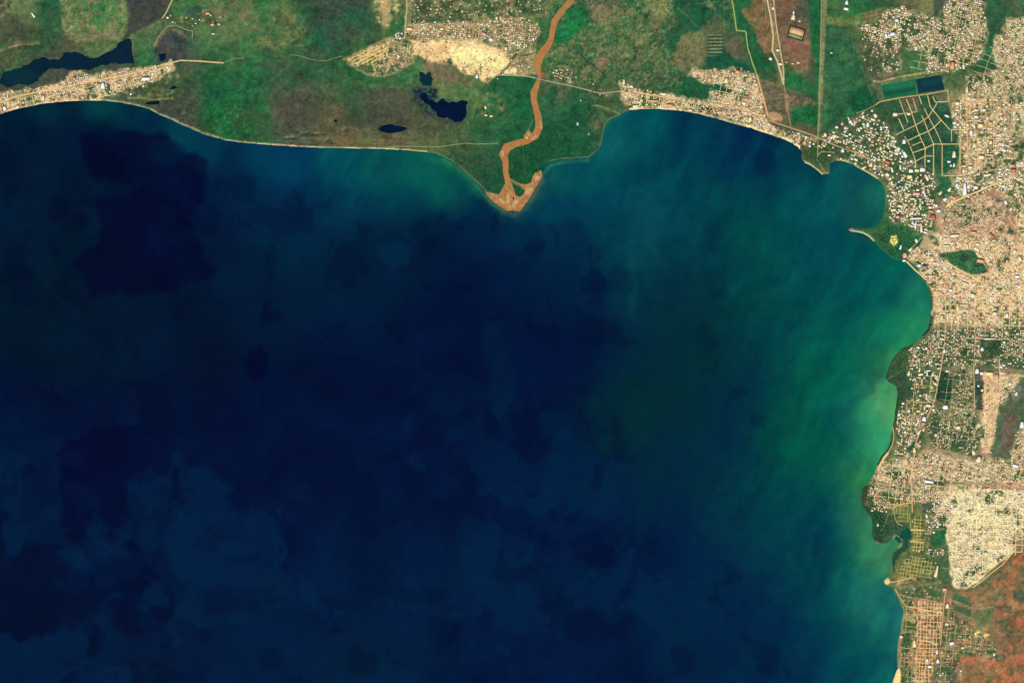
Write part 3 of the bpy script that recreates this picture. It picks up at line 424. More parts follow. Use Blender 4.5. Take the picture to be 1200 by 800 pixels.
K_([(1002, 40), (1050, 50), (1052, 84), (1018, 92)], (70, 96, 70), 5, .4, .2, .7, 4)
P_([(1056, 58), (1080, 56), (1084, 78), (1070, 84), (1056, 82)], (56, 106, 66), 2.5, 2, 5, .9)
P_([(1006, 34), (1014, 36), (1012, 48), (1006, 46)], (34, 106, 62), 2, 1.5, 5, .8)
P_([(1092, -5), (1110, -5), (1102, 22), (1094, 20)], (62, 82, 70), 2, 1, 5, .9)
P_([(1076, -5), (1094, -5), (1094, 18), (1084, 22), (1076, 10)], (128, 126, 82), 2, 2, 5, .8)
P_([(1152, -5), (1262, -5), (1262, 22), (1195, 20), (1178, 24), (1172, 40), (1158, 42), (1155, 30)], (46, 94, 66), 2, 2, 7, .9)
K_([(1170, -5), (1262, -5), (1262, 20), (1180, 22)], (98, 96, 68), 5, .4, .2, .6, 4)
P_([(1158, 40), (1164, 42), (1163, 60), (1168, 80), (1160, 84), (1145, 82), (1148, 72), (1155, 66)], (38, 98, 66), 1.5, 1, 5, .95)
# treatment ponds embankment
P_([(1024, 97), (1050, 92), (1080, 87), (1106, 83), (1110, 104), (1087, 110), (1060, 114), (1030, 120)], (86, 120, 78), 1, .5, 5, .95)
P_([(1023, 98), (1032, 98), (1036, 118), (1030, 120)], (82, 98, 70), 1, .6, 5, .9)
L_([(1024, 95), (1032, 96), (1050, 91), (1080, 86), (1106, 82)], (200, 170, 112), 2, 1, .9, .4)
P_([(1107, 84), (1130, 84), (1132, 100), (1111, 104)], (74, 104, 70), 1.5, 1, 5, .9)
# allotment grid land
alt = [(1040, 120), (1062, 115), (1090, 111), (1112, 118), (1125, 150), (1126, 168), (1126, 200), (1084, 205), (1072, 190), (1058, 165), (1050, 150)]
P_(alt, (48, 92, 64), 1.5, 1, 6, .8); K_(alt, (28, 80, 60), 6, .5, .2, .7, 5)
P_([(1055, 117), (1076, 115), (1078, 130), (1064, 133)], (102, 96, 68), 1.5, 1, 4, .9)
P_([(1096, 112), (1112, 112), (1112, 122), (1098, 120)], (100, 108, 80), 1, .6, 4, .9)
P_([(1111, 106), (1128, 106), (1128, 122), (1112, 120)], (148, 134, 92), 2, 1.5, 4, .8)
# city ground
city_tan = (192, 164, 118)
P_([(1128, 112), (1262, 112), (1262, 200), (1150, 200), (1130, 226), (1112, 212), (1106, 176), (1128, 168)], city_tan, 2, 2, 6, .8)
P_([(1164, 115), (1192, 116), (1195, 150), (1182, 158), (1166, 140)], (196, 156, 112), 2, 1, 6, .9)
P_([(1149, 186), (1170, 184), (1190, 186), (1192, 196), (1160, 198), (1148, 202)], (82, 108, 78), 1.5, 1.5, 4, .85)
P_([(1106, 172), (1124, 172), (1124, 185), (1120, 198), (1106, 202)], (24, 92, 64), 1.5, 1, 4, .9)
P_([(1182, 150), (1200, 130), (1262, 130), (1262, 190), (1190, 192), (1184, 170)], (86, 104, 78), 2.5, 2.5, 5, .8)
P_([(1095, 205), (1120, 206), (1120, 228), (1100, 232), (1092, 222)], (44, 104, 72), 2, 2, 4, .9)
P_([(1138, 204), (1144, 204), (1143, 216), (1138, 216)], (50, 104, 80), 1, .5, 3, .9)
P_([(1103, 258), (1112, 245), (1128, 238), (1160, 226), (1185, 236), (1180, 262), (1195, 285), (1168, 276), (1140, 271), (1112, 276), (1101, 270)], (182, 144, 110), 2, 1.5, 6, .95)
K_([(1103, 258), (1160, 228), (1184, 240), (1190, 280), (1110, 276)], (150, 118, 88), 3, .45, .15, .6, 6)
P_([(1180, 224), (1188, 221), (1262, 219), (1262, 226), (1190, 228)], (18, 92, 70), 1, .6, 4, .95)
P_([(1085, 268), (1104, 276), (1262, 270), (1262, 395), (1180, 388), (1100, 388), (1092, 345), (1076, 312), (1062, 302), (1078, 288)], (204, 174, 124), 2, 2, 6, .9)
K_([(1185, 200), (1262, 200), (1262, 330), (1190, 330)], (186, 140, 104), 5, .5, .2, .7, 7)
P_([(1099, 298), (1118, 295), (1135, 292), (1143, 295), (1146, 303), (1160, 312), (1158, 319), (1138, 322), (1118, 311), (1104, 304)], (44, 104, 70), 1, .8, 5, .95)
B_(1130, 302, 5, 5, (30, 72, 66), 0, 2, 1.5, .9); B_(1137, 310, 3, 6, (70, 134, 86), -20, 2, 1, .7); B_(1160, 297, 6, 5, (36, 86, 68), 0, 2, 2, .8); B_(1160, 308, 5, 5, (62, 96, 70), 0, 2, 2, .8)
B_(1111, 359, 5.5, 7, (28, 92, 66), 0, 1.5, 1, .95); B_(1146, 358, 4, 6, (34, 96, 64), 0, 1.5, 1, .9); B_(1138, 364, 2.5, 5, (36, 96, 80), 0, 1.5, 1, .9); B_(1132, 377, 10, 5, (40, 92, 62), 0, 2, 2, .85); B_(1148, 370, 3, 6, (44, 92, 58), 0, 1.5, 1, .8); B_(1084, 312, 4, 5, (96, 104, 84), 0, 1.5, 1, .8); B_(1075, 306, 4, 4.5, (24, 76, 48), 0, 1.5, 1, .9)
P_([(1100, 376), (1150, 374), (1200, 380), (1262, 380), (1262, 432), (1180, 432), (1150, 430), (1110, 432), (1098, 400)], (112, 112, 82), 4, 4, 8, .8)
P_([(1148, 396), (1172, 396), (1176, 408), (1168, 418), (1150, 420), (1155, 408)], (28, 80, 64), 2, 2, 4, .9)
P_([(1172, 400), (1184, 398), (1192, 410), (1178, 414)], (38, 92, 64), 2, 1.5, 4, .85)
K_([(1075, 396), (1104, 396), (1100, 430), (1064, 436), (1064, 412)], (40, 100, 58), 5, .5, .15, .8, 3)
P_([(1106, 430), (1140, 430), (1142, 480), (1120, 520), (1092, 524), (1098, 478), (1114, 470)], (124, 122, 90), 3, 3, 7, .8)
P_([(1103, 433), (1110, 436), (1116, 444), (1114, 466), (1110, 473), (1095, 468), (1099, 448)], (32, 76, 64), 1.2, 1, 3, .95)
P_([(1143, 446), (1152, 446), (1152, 480), (1143, 480)], (54, 74, 72), 1, 1, 3, .85)
P_([(1152, 436), (1172, 436), (1172, 442), (1168, 500), (1158, 530), (1150, 520), (1153, 480)], (200, 152, 104), 2, 2, 4, .85)
P_([(1176, 456), (1190, 450), (1204, 446), (1262, 440), (1262, 500), (1195, 500), (1190, 530), (1184, 538), (1161, 535), (1157, 522), (1166, 490)], (74, 100, 76), 1.5, 1, 5, .95)
P_([(1176, 485), (1192, 484), (1190, 512), (1184, 530), (1172, 532), (1174, 508)], (112, 94, 78), 2, 1.5, 4, .85); B_(1191, 461, 7, 8, (116, 118, 106), 0, 3, 3, .8)
B_(1179, 459, 4, 3, (30, 120, 66), 0, 2, 1, .8)
P_([(1046, 500), (1060, 480), (1080, 495), (1085, 520), (1070, 545), (1050, 535), (1040, 530)], (78, 106, 72), 3, 3, 5, .7)
K_([(1110, 486), (1142, 480), (1150, 520), (1120, 535), (1095, 520)], (60, 96, 66), 5, .4, .2, .7, 5)
P_([(1136, 535), (1150, 532), (1150, 550), (1138, 552)], (90, 102, 82), 1.5, 1.5, 3, .85)
P_([(1020, 548), (1050, 545), (1100, 520), (1150, 540), (1150, 562), (1100, 562), (1018, 562)], (196, 168, 120), 4, 4, 6, .75)
P_([(1110, 575), (1160, 570), (1200, 575), (1262, 575), (1262, 620), (1194, 632), (1188, 645), (1165, 665), (1145, 682), (1132, 690), (1118, 688), (1113, 670), (1112, 640), (1106, 620), (1098, 600)], (246, 220, 162), 3, 3, 7, .95)
K_([(1120, 575), (1200, 575), (1200, 620), (1120, 630)], (255, 234, 156), 7, .4, .2, .7, 6)
K_([(1112, 620), (1190, 610), (1160, 670), (1125, 688)], (196, 160, 112), 4, .45, .15, .7, 3)
P_([(1183, 630), (1194, 620), (1262, 615), (1262, 648), (1190, 650)], (150, 128, 90), 3, 2, 5, .7)
L_([(1078, 567), (1095, 568.5), (1108, 571), (1118, 574)], (168, 160, 118), 2, 1, .9); L_([(1092, 566), (1112, 565), (1140, 566), (1162, 570), (1180, 572), (1200, 575), (1262, 577)], (108, 108, 78), 2.4, 1.5, .8, .6)
P_([(1094, 563), (1108, 564), (1106, 569), (1096, 568)], (56, 72, 50), 1, .5, 3, .9)
# southern shore
P_([(1008, 570), (1016, 568), (1022, 560), (1025, 568), (1018, 580), (1012, 592)], (62, 72, 56), 1.5, 1, 4, .9)
P_([(1012, 594), (1034, 590), (1034, 605), (1040, 618), (1034, 636), (1024, 634), (1020, 608)], (34, 84, 56), 1.5, 1.5, 4, .9)
P_([(1034, 605), (1052, 602), (1066, 612), (1066, 620), (1052, 628), (1042, 634), (1032, 634)], (52, 88, 68), 2, 2, 5, .85)
P_([(1043, 634), (1048, 626), (1053, 628), (1060, 637), (1054, 642), (1044, 640)], (162, 148, 106), 1, .8, 3, .95)
L_([(1024, 634), (1030, 637), (1038, 638), (1044, 636)], (156, 136, 88), 1.8, 1, .9)
P_([(1058, 632), (1068, 632), (1066, 640), (1060, 650), (1052, 656), (1048, 674), (1045, 660), (1046, 648), (1056, 640)], (26, 78, 60), 1.2, 1, 4, .95)
P_([(1050, 656), (1066, 640), (1090, 640), (1100, 655), (1098, 680), (1060, 682), (1048, 676)], (112, 124, 70), 2, 1.5, 4, .8)
P_([(1046, 590), (1070, 590), (1083, 592), (1084, 640), (1068, 640), (1066, 615), (1050, 612)], (96, 114, 66), 2, 1, 4, .75)
P_([(1092, 622), (1108, 620), (1108, 636), (1098, 642), (1088, 636)], (36, 104, 64), 1.5, 1.5, 4, .95)
P_([(1080, 590), (1092, 588), (1094, 600), (1082, 600)], (60, 88, 74), 2, 2, 3, .85); P_([(1080, 640), (1112, 640), (1112, 684), (1100, 684), (1094, 658)], (66, 100, 70), 2, 1.5, 4, .85)
B_(1039, 681, 4, 3.6, (226, 190, 128), 0, 1.5, .6, 1)
P_([(1054, 676), (1072, 672), (1074, 680), (1050, 686)], (206, 158, 98), 2, 1.5, 4, .85)
P_([(1052, 686), (1104, 680), (1106, 702), (1060, 700)], (146, 134, 92), 2, 2, 4, .8)
K_([(1062, 684), (1084, 684), (1084, 700), (1062, 700)], (56, 98, 68), 4, .5, .2, .8, 5)
P_([(1068, 700), (1106, 704), (1102, 740), (1098, 765), (1088, 802), (1066, 802), (1066, 770), (1072, 745)], (178, 124, 84), 2, 1.5, 4, .85)
K_([(1068, 700), (1106, 704), (1100, 760), (1088, 802), (1066, 802)], (92, 96, 60), 4, .36, .12, .7, 6)
P_([(1056, 710), (1070, 712), (1070, 745), (1058, 745)], (168, 154, 98), 2, 2, 4, .85)
P_([(1052, 745), (1072, 745), (1068, 802), (1050, 802), (1052, 780)], (176, 148, 102), 2.5, 2, 4, .8)
P_([(1046, 800), (1050, 786), (1054, 782), (1056, 790), (1054, 804), (1044, 806)], (250, 204, 136), 1, .5, 3, 1)
P_([(1066, 744), (1074, 744), (1076, 758), (1068, 758)], (220, 166, 100), 1, .8, 3, .9)
# south east red earth
se = [(1108, 690), (1150, 690), (1200, 645), (1262, 640), (1262, 862), (1090, 862), (1092, 800), (1104, 740)]
K_(se, (62, 96, 66), 12, .3, .25, .5, 5); K_(se, (156, 122, 82), 8, .4, .2, .55, 9); K_(se, (166, 106, 70), 9, .42, .2, .6, 2); K_([(1150, 740), (1262, 690), (1262, 862), (1120, 862), (1124, 770)], (178, 106, 70), 8, .5, .2, .6, 3); K_(se, (78, 92, 60), 3.2, .32, .15, .4, 6); P_([(1106, 690), (1150, 700), (1175, 740), (1170, 790), (1120, 802), (1092, 802), (1104, 740)], (158, 138, 96), 10, 6, 8, .5); K_(se, (206, 128, 82), 6, .34, .2, .55, 11)
for b in [(1193, 655, 6, 4, -30), (1188, 665, 4, 3, 0), (1178, 682, 11, 5, -20), (1183, 686, 6, 3, 0), (1170, 718, 5, 6, 0), (1196, 728, 4, 6, 0), (1134, 773, 9, 4, 15), (1140, 770, 4, 3, 0), (1162, 777, 6, 6, 0), (1190, 771, 10, 4, -20), (1198, 766, 5, 9, 0), (1173, 778, 4, 3, 0), (1185, 794, 10, 3, 10), (1195, 697, 4, 2, 0), (1176, 744, 3, 2, 0), (1180, 705, 4, 2, 20), (1190, 672, 4, 5, 0)]:
    B_(b[0], b[1], b[2], b[3], (176, 106, 70), b[4], 4, 5, .6, 5, 5)
for b in [(1197, 772, 5, 7), (1162, 776, 3.5, 3), (1138, 773, 4, 3), (1134, 778, 5, 2), (1188, 682, 3, 2.5), (1196, 727, 3, 4)]: B_(b[0], b[1], b[2], b[3], (196, 100, 70), 0, 3, 3, .55, 8)
P_([(1138, 745), (1145, 738), (1152, 741), (1160, 743), (1156, 746), (1144, 746)], (255, 222, 120), 1.5, 1, 3, .95)
P_([(1128, 790), (1130, 778), (1145, 780), (1156, 790), (1150, 800), (1130, 804)], (136, 106, 68), 3, 3, 6, .8)
P_([(1106, 778), (1120, 772), (1122, 802), (1110, 802)], (92, 88, 78), 3, 2, 5, .8)
P_([(1116, 696), (1136, 700), (1140, 712), (1124, 706), (1114, 702)], (50, 106, 72), 2, 2, 4, .85); P_([(1116, 706), (1138, 714), (1138, 724), (1118, 716)], (54, 94, 72), 2, 2, 4, .8)
P_([(1144, 716), (1162, 712), (1160, 730), (1146, 734), (1140, 724)], (78, 112, 70), 2, 2, 5, .8); P_([(1186, 692), (1200, 690), (1200, 706), (1188, 704)], (60, 92, 72), 2, 2, 5, .7)

# beaches along the shore
sand = [((120, 200), 2.0, (150, 158, 124)), ((200, 262), 2.4, (150, 146, 104)), ((262, 300), 1.5, (160, 164, 120)), ((300, 318), 1.4, (190, 188, 136)), ((318, 350), 1.8, (216, 166, 120)), ((350, 470), 1.3, (196, 190, 140)), ((470, 502), 1.3, (216, 170, 110)), ((0, 120), 2.2, (236, 204, 150)), ((737, 800), 2.2, (236, 206, 144)), ((800, 860), 1.8, (196, 176, 126)), ((860, 938), 3.0, (246, 214, 150)), ((980, 1030), 2.2, (200, 186, 120))]
for (a, b), wd, c in sand:
    m = (X > a) & (X < b) & (Y > 50) & (Y < 215)
    k = (np.clip((wd - coast_r) / .8 + .5, 0, 1) * np.clip((coast_r + 4), 0, 1) * m * (.6 + .4 * (fbm(X, Y, 6, 4) > .42)))[..., None]
    T.C += (np.array(c, np.float32) - T.C) * k
k = (np.clip((1.6 - coast_r) / .8 + .5, 0, 1) * (((X > 640) & (X < 737) & (Y > 120) & (Y < 190)) | ((X > 500) & (X < 575) & (Y > 176) & (Y < 240))) * .5)[..., None]
T.C += (np.array((118, 132, 92), np.float32) - T.C) * k
k = (np.clip((3.5 - coast_r) / 1.5 + .5, 0, 1) * ((X > 1036) & (X < 1100) & (Y > 320) & (Y < 530)) * .9)[..., None]
T.C += (np.array((38, 74, 52), np.float32) - T.C) * k
k = (np.clip((3.0 - coast_r) / 1.5 + .5, 0, 1) * ((X > 1000) & (X < 1045) & (Y > 528) & (Y < 600)) * .8)[..., None]
T.C += (np.array((40, 72, 46), np.float32) - T.C) * k
P_([(1046, 424), (1056, 410), (1064, 406), (1068, 410), (1058, 424), (1050, 442), (1040, 446), (1042, 432)], (52, 88, 60), 1.2, 1, 4, .9)
P_([(1040, 446), (1056, 436), (1070, 440), (1068, 462), (1060, 478), (1052, 480), (1054, 456)], (50, 84, 60), 2, 2, 5, .9)
L_([(1038, 445), (1048, 440), (1056, 434)], (92, 120, 82), 1, 1, .7)
# spits of the harbour
L_([(941, 189), (950, 193), (956, 198), (964, 204)], (196, 192, 140), 2.0, 1, .95)
L_([(956, 186), (962, 194), (968, 203)], (130, 136, 100), 1.6, 1, .9); P_([(962, 202), (971, 201), (972, 205), (963, 206)], (176, 142, 96), 1, .5, 3, .9)
P_([(942, 176), (956, 172), (972, 182), (974, 198), (962, 196), (944, 186)], (52, 96, 62), 2, 1.5, 4, .85)
L_([(998, 270), (1010, 272), (1018, 276), (1024, 282)], (206, 188, 150), 1.8, 1, .95); B_(997, 269, 3, 3, (150, 132, 116), 0, 1, .6, .9)
P_([(1018, 266), (1034, 258), (1040, 280), (1030, 284)], (44, 94, 58), 2, 1.5, 4, .8)
P_([(1043, 276), (1050, 276), (1052, 284), (1047, 289), (1043, 284)], (246, 214, 110), .8, .5, 3, 1)
# delta mud
P_([(571, 224), (577, 226), (584, 228), (582, 236), (578, 236)], (190, 160, 112), 1, .8, 3, .8)
P_([(596, 210), (603, 213), (614, 222), (611, 220), (600, 214)], (150, 140, 92), 1, .5, 3, .7)
# river banks: gravel bar at the bend
P_([(614, 160), (619, 152), (624, 158), (622, 166), (616, 165)], (206, 150, 98), 1.2, .8, 3, .95)
B_(636, 88.5, 2.8, 2.8, (186, 92, 54), 0, 1.2, .5, .95)

for (phr, poly, cell, pr, pt, szr, wts, ang) in DISTRICTS:
    if 'bare sandy' in phr: continue
    if not any(k in phr for k in ('new housing', 'yellow plots', 'lower coast', 'scattered over', 'dotted over', 'over the fields', 'hamlet', 'tan quarter', 'pale sprawling')):
        P_(poly, (224, 188, 136) if pt <= .18 else ((190, 168, 120) if pt <= .36 else (128, 132, 90)), 3, 6, 9, .8)
    if pt > .12: K_(poly, (60, 92, 62), 4.5, min(.5, .08 + pt * .75), .12, .75, 4, 2)
    K_(poly, (50, 92, 58), 11, min(.36, .15 + pt * .45), .10, .85, 5, 3)
    K_(poly, (30, 74, 52), 5, min(.24, .02 + pt * .3), .10, .7, 8, 3)
    K_(poly, (120, 108, 76), 3.0, .30, .12, .45, 2, 2)
    if pt < .3: K_(poly, (240, 212, 160), 3.0, .36, .14, .6, 7, 2)
ms = fbm(X / 2.6, Y, 5, 3, 3) - .5; mm = (Y < 175) * (X < 600) + 0.0
T.C *= (1 + .2 * ms * mm)[..., None]
rd = 1 - np.abs(2 * fbm(X, Y, 16, 10, 4) - 1)
T.C *= (1 - .16 * np.clip((rd - .93) / .05, 0, 1) * (Y < 240))[..., None]
# general variation of the vegetation: broad tone, fine grain
n1 = fbm(X, Y, 26, 1) - .5; n2 = fbm(X, Y, 6, 4, 3) - .5; n3 = fbm(X, Y, 2.2, 9, 2) - .5
amp = np.clip(coast / 4, 0, 1) * (1 - .65 * np.clip((T.C.mean(2) - 130) / 60, 0, 1))
T.C *= (1 + (.18 * n1 + .30 * n2 + .38 * n3) * amp)[..., None]
hue = (fbm(X, Y, 10, 8) - .5) * 26 + 1
T.C[..., 0] += hue; T.C[..., 2] += hue * .25
grey = T.C.mean(2, keepdims=True); T.C += (grey - T.C) * .05
veg = np.clip((T.C[..., 1] - T.C[..., 0]) / 20, 0, 1)[..., None]
T.C *= 1 + veg * np.array([.12, .04, -.02])
T.C *= 1 + .09 * np.clip((T.C.mean(2, keepdims=True) - 150) / 40, 0, 1)
T.C = np.clip(T.C, 3, 255)

# ------------------------------------------------------------------ terrain heights
land_z = 3.0 + 2.2 * (fbm(X, Y, 160, 3, 2) - .5)
Z = np.minimum(land_z, coast_r * 1.6)
Z = np.maximum(Z, -4)
Z = np.where(wat > -4, np.minimum(Z, np.maximum(0.6 - wat * 1.6, -3.0)), Z)
def H(px, py):
    ix = np.clip(np.searchsorted(T.XS, px) - 1, 0, len(T.XS) - 2); iy = np.clip(np.searchsorted(T.YS, py) - 1, 0, len(T.YS) - 2)
    fx = (px - T.XS[ix]) / (T.XS[ix + 1] - T.XS[ix]); fy = (py - T.YS[iy]) / (T.YS[iy + 1] - T.YS[iy])
    return (Z[iy, ix] * (1 - fx) + Z[iy, ix + 1] * fx) * (1 - fy) + (Z[iy + 1, ix] * (1 - fx) + Z[iy + 1, ix + 1] * fx) * fy
def samp(A, px, py):
    ix = np.clip(np.round(px + 60).astype(int), 0, 1320) + int(np.searchsorted(T.XS, -60)); iy = np.clip(np.round(py + 60).astype(int), 0, 920) + int(np.searchsorted(T.YS, -60))
    return A[iy, ix]

# ------------------------------------------------------------------ materials
def new_mat(name, rough=.9, spec=.2):
    m = bpy.data.materials.new(name); m.use_nodes = True
    n = m.node_tree; p = n.nodes['Principled BSDF']
    p.inputs['Roughness'].default_value = rough; p.inputs['Specular IOR Level'].default_value = spec
    return m, n, p
def noise_col(n, p, src, scale, lo, hi, detail=4, scale2=None, lo2=.9, hi2=1.1):
    """multiply colour source by procedural noise (world metres)"""
    geo = n.nodes.new('ShaderNodeNewGeometry')
    tex = n.nodes.new('ShaderNodeTexNoise'); tex.inputs['Scale'].default_value = scale; tex.inputs['Detail'].default_value = detail
    n.links.new(geo.outputs['Position'], tex.inputs['Vector'])
    mr = n.nodes.new('ShaderNodeMapRange'); mr.inputs[1].default_value = .3; mr.inputs[2].default_value = .7; mr.inputs[3].default_value = lo; mr.inputs[4].default_value = hi
    n.links.new(tex.outputs['Fac'], mr.inputs[0])
    mul = n.nodes.new('ShaderNodeVectorMath'); mul.operation = 'SCALE'
    n.links.new(src, mul.inputs[0]); n.links.new(mr.outputs[0], mul.inputs['Scale'])
    out = mul.outputs[0]
    if scale2:
        t2 = n.nodes.new('ShaderNodeTexNoise'); t2.inputs['Scale'].default_value = scale2; t2.inputs['Detail'].default_value = 2
        n.links.new(geo.outputs['Position'], t2.inputs['Vector'])
        m2 = n.nodes.new('ShaderNodeMapRange'); m2.inputs[1].default_value = .3; m2.inputs[2].default_value = .7; m2.inputs[3].default_value = lo2; m2.inputs[4].default_value = hi2
        n.links.new(t2.outputs['Fac'], m2.inputs[0])
        mu2 = n.nodes.new('ShaderNodeVectorMath'); mu2.operation = 'SCALE'
        n.links.new(out, mu2.inputs[0]); n.links.new(m2.outputs[0], mu2.inputs['Scale']); out = mu2.outputs[0]
    n.links.new(out, p.inputs['Base Color'])
def attr_mat(name, rough, spec, scale, lo, hi, s2=None, lo2=.9, hi2=1.1, bump=0):
    m, n, p = new_mat(name, rough, spec)
    a = n.nodes.new('ShaderNodeAttribute'); a.attribute_name = 'cover'
    noise_col(n, p, a.outputs['Color'], scale, lo, hi, 4, s2, lo2, hi2)
    return m
def flat_mat(name, c, rough=.85, spec=.2, scale=.05, lo=.85, hi=1.15, s2=None):
    m, n, p = new_mat(name, rough, spec)
    r = n.nodes.new('ShaderNodeRGB'); v = alb(c); r.outputs[0].default_value = (*[float(q) for q in v], 1)
    noise_col(n, p, r.outputs[0], scale, lo, hi, 4, s2)
    return m
M_land = attr_mat('land_cover', .95, .05, .055, .86, 1.14, .012, .92, 1.08)
M_lake = attr_mat('lake_water', .12, .06, .0011, .93, 1.07, .006, .95, 1.05)
M_river = flat_mat('silt_laden_water', (180, 124, 72), .3, .1, .011, .86, 1.12, .05)
M_fan = flat_mat('river_mouth_silt', (180, 128, 78), .35, .1, .02, .7, 1.25, .006)
M_roof = attr_mat('roof_sheeting', .6, .3, .4, .9, 1.1)
M_leaf = attr_mat('tree_foliage', .9, .1, .25, .7, 1.3)
M_wall = flat_mat('rendered_wall', (190, 175, 150), .9)
M_bark = flat_mat('bark', (96, 76, 58), .95)
M_conc = flat_mat('concrete', (176, 172, 160), .8)
ROADM = {}
def road_mat(c):
    if c not in ROADM: ROADM[c] = flat_mat('road_surface', c, .95, .05, .03, .82, 1.15, .1)
    return ROADM[c]

def mk(name, verts, faces, mat, kind=None, parent=None, cover=None, dom='POINT', smooth=False):
    me = bpy.data.meshes.new(name)
    V = np.asarray(verts, np.float32).reshape(-1, 3)
    me.vertices.add(len(V)); me.vertices.foreach_set('co', V.ravel())
    if isinstance(faces, np.ndarray):
        k = faces.shape[1]; nf = len(faces)
        me.loops.add(nf * k); me.loops.foreach_set('vertex_index', faces.astype(np.int32).ravel())
        me.polygons.add(nf); me.polygons.foreach_set('loop_start', np.arange(nf, dtype=np.int32) * k)
    else:
        tot = np.array([len(f) for f in faces], np.int32); fl = np.concatenate([np.asarray(f, np.int32) for f in faces])
        me.loops.add(len(fl)); me.loops.foreach_set('vertex_index', fl)
        me.polygons.add(len(tot)); st = np.zeros(len(tot), np.int32); st[1:] = np.cumsum(tot)[:-1]
        me.polygons.foreach_set('loop_start', st)
    me.update(calc_edges=True)
    if cover is not None:
        at = me.color_attributes.new('cover', 'FLOAT_COLOR', dom)
        cv = np.ones((len(cover), 4), np.float32); cv[:, :3] = cover
        at.data.foreach_set('color', cv.ravel())
    if smooth: me.polygons.foreach_set('use_smooth', np.ones(len(me.polygons), bool))
    me.validate()
    mats = mat if isinstance(mat, (list, tuple)) else [mat]
    for q in mats: me.materials.append(q)
    o = bpy.data.objects.new(name, me); col.objects.link(o)
    if kind: o['kind'] = kind
    if parent: o.parent = parent
    return o
def wx(px): return (np.asarray(px) - 600.0) * M
def wy(py): return (400.0 - np.asarray(py)) * M

def sheet(name, CV, z, keep, mat, kind='structure', cols=None):
    """grid sheet keeping only the cells in boolean array keep (rows-1, cols-1)"""
    ny, nx = CV.X.shape
    jj, ii = np.nonzero(keep)
    a = jj * nx + ii
    F = np.stack([a + nx, a + nx + 1, a + 1, a], 1)
    used = np.unique(F); remap = np.full(nx * ny, -1, np.int64); remap[used] = np.arange(len(used))
    zz = z.ravel()[used] if isinstance(z, np.ndarray) else np.full(len(used), z)
    V = np.stack([wx(CV.X.ravel()[used]), wy(CV.Y.ravel()[used]), zz], 1)
    return mk(name, V, remap[F], mat, kind, None, cols.reshape(-1, 3)[used])

def cellmax(A): return np.maximum(np.maximum(A[:-1, :-1], A[1:, :-1]), np.maximum(A[:-1, 1:], A[1:, 1:]))
keep = cellmax(coast_r) > -2.2
o = sheet('ground', T, Z.astype(np.float32), keep, M_land, 'structure', alb(T.C))

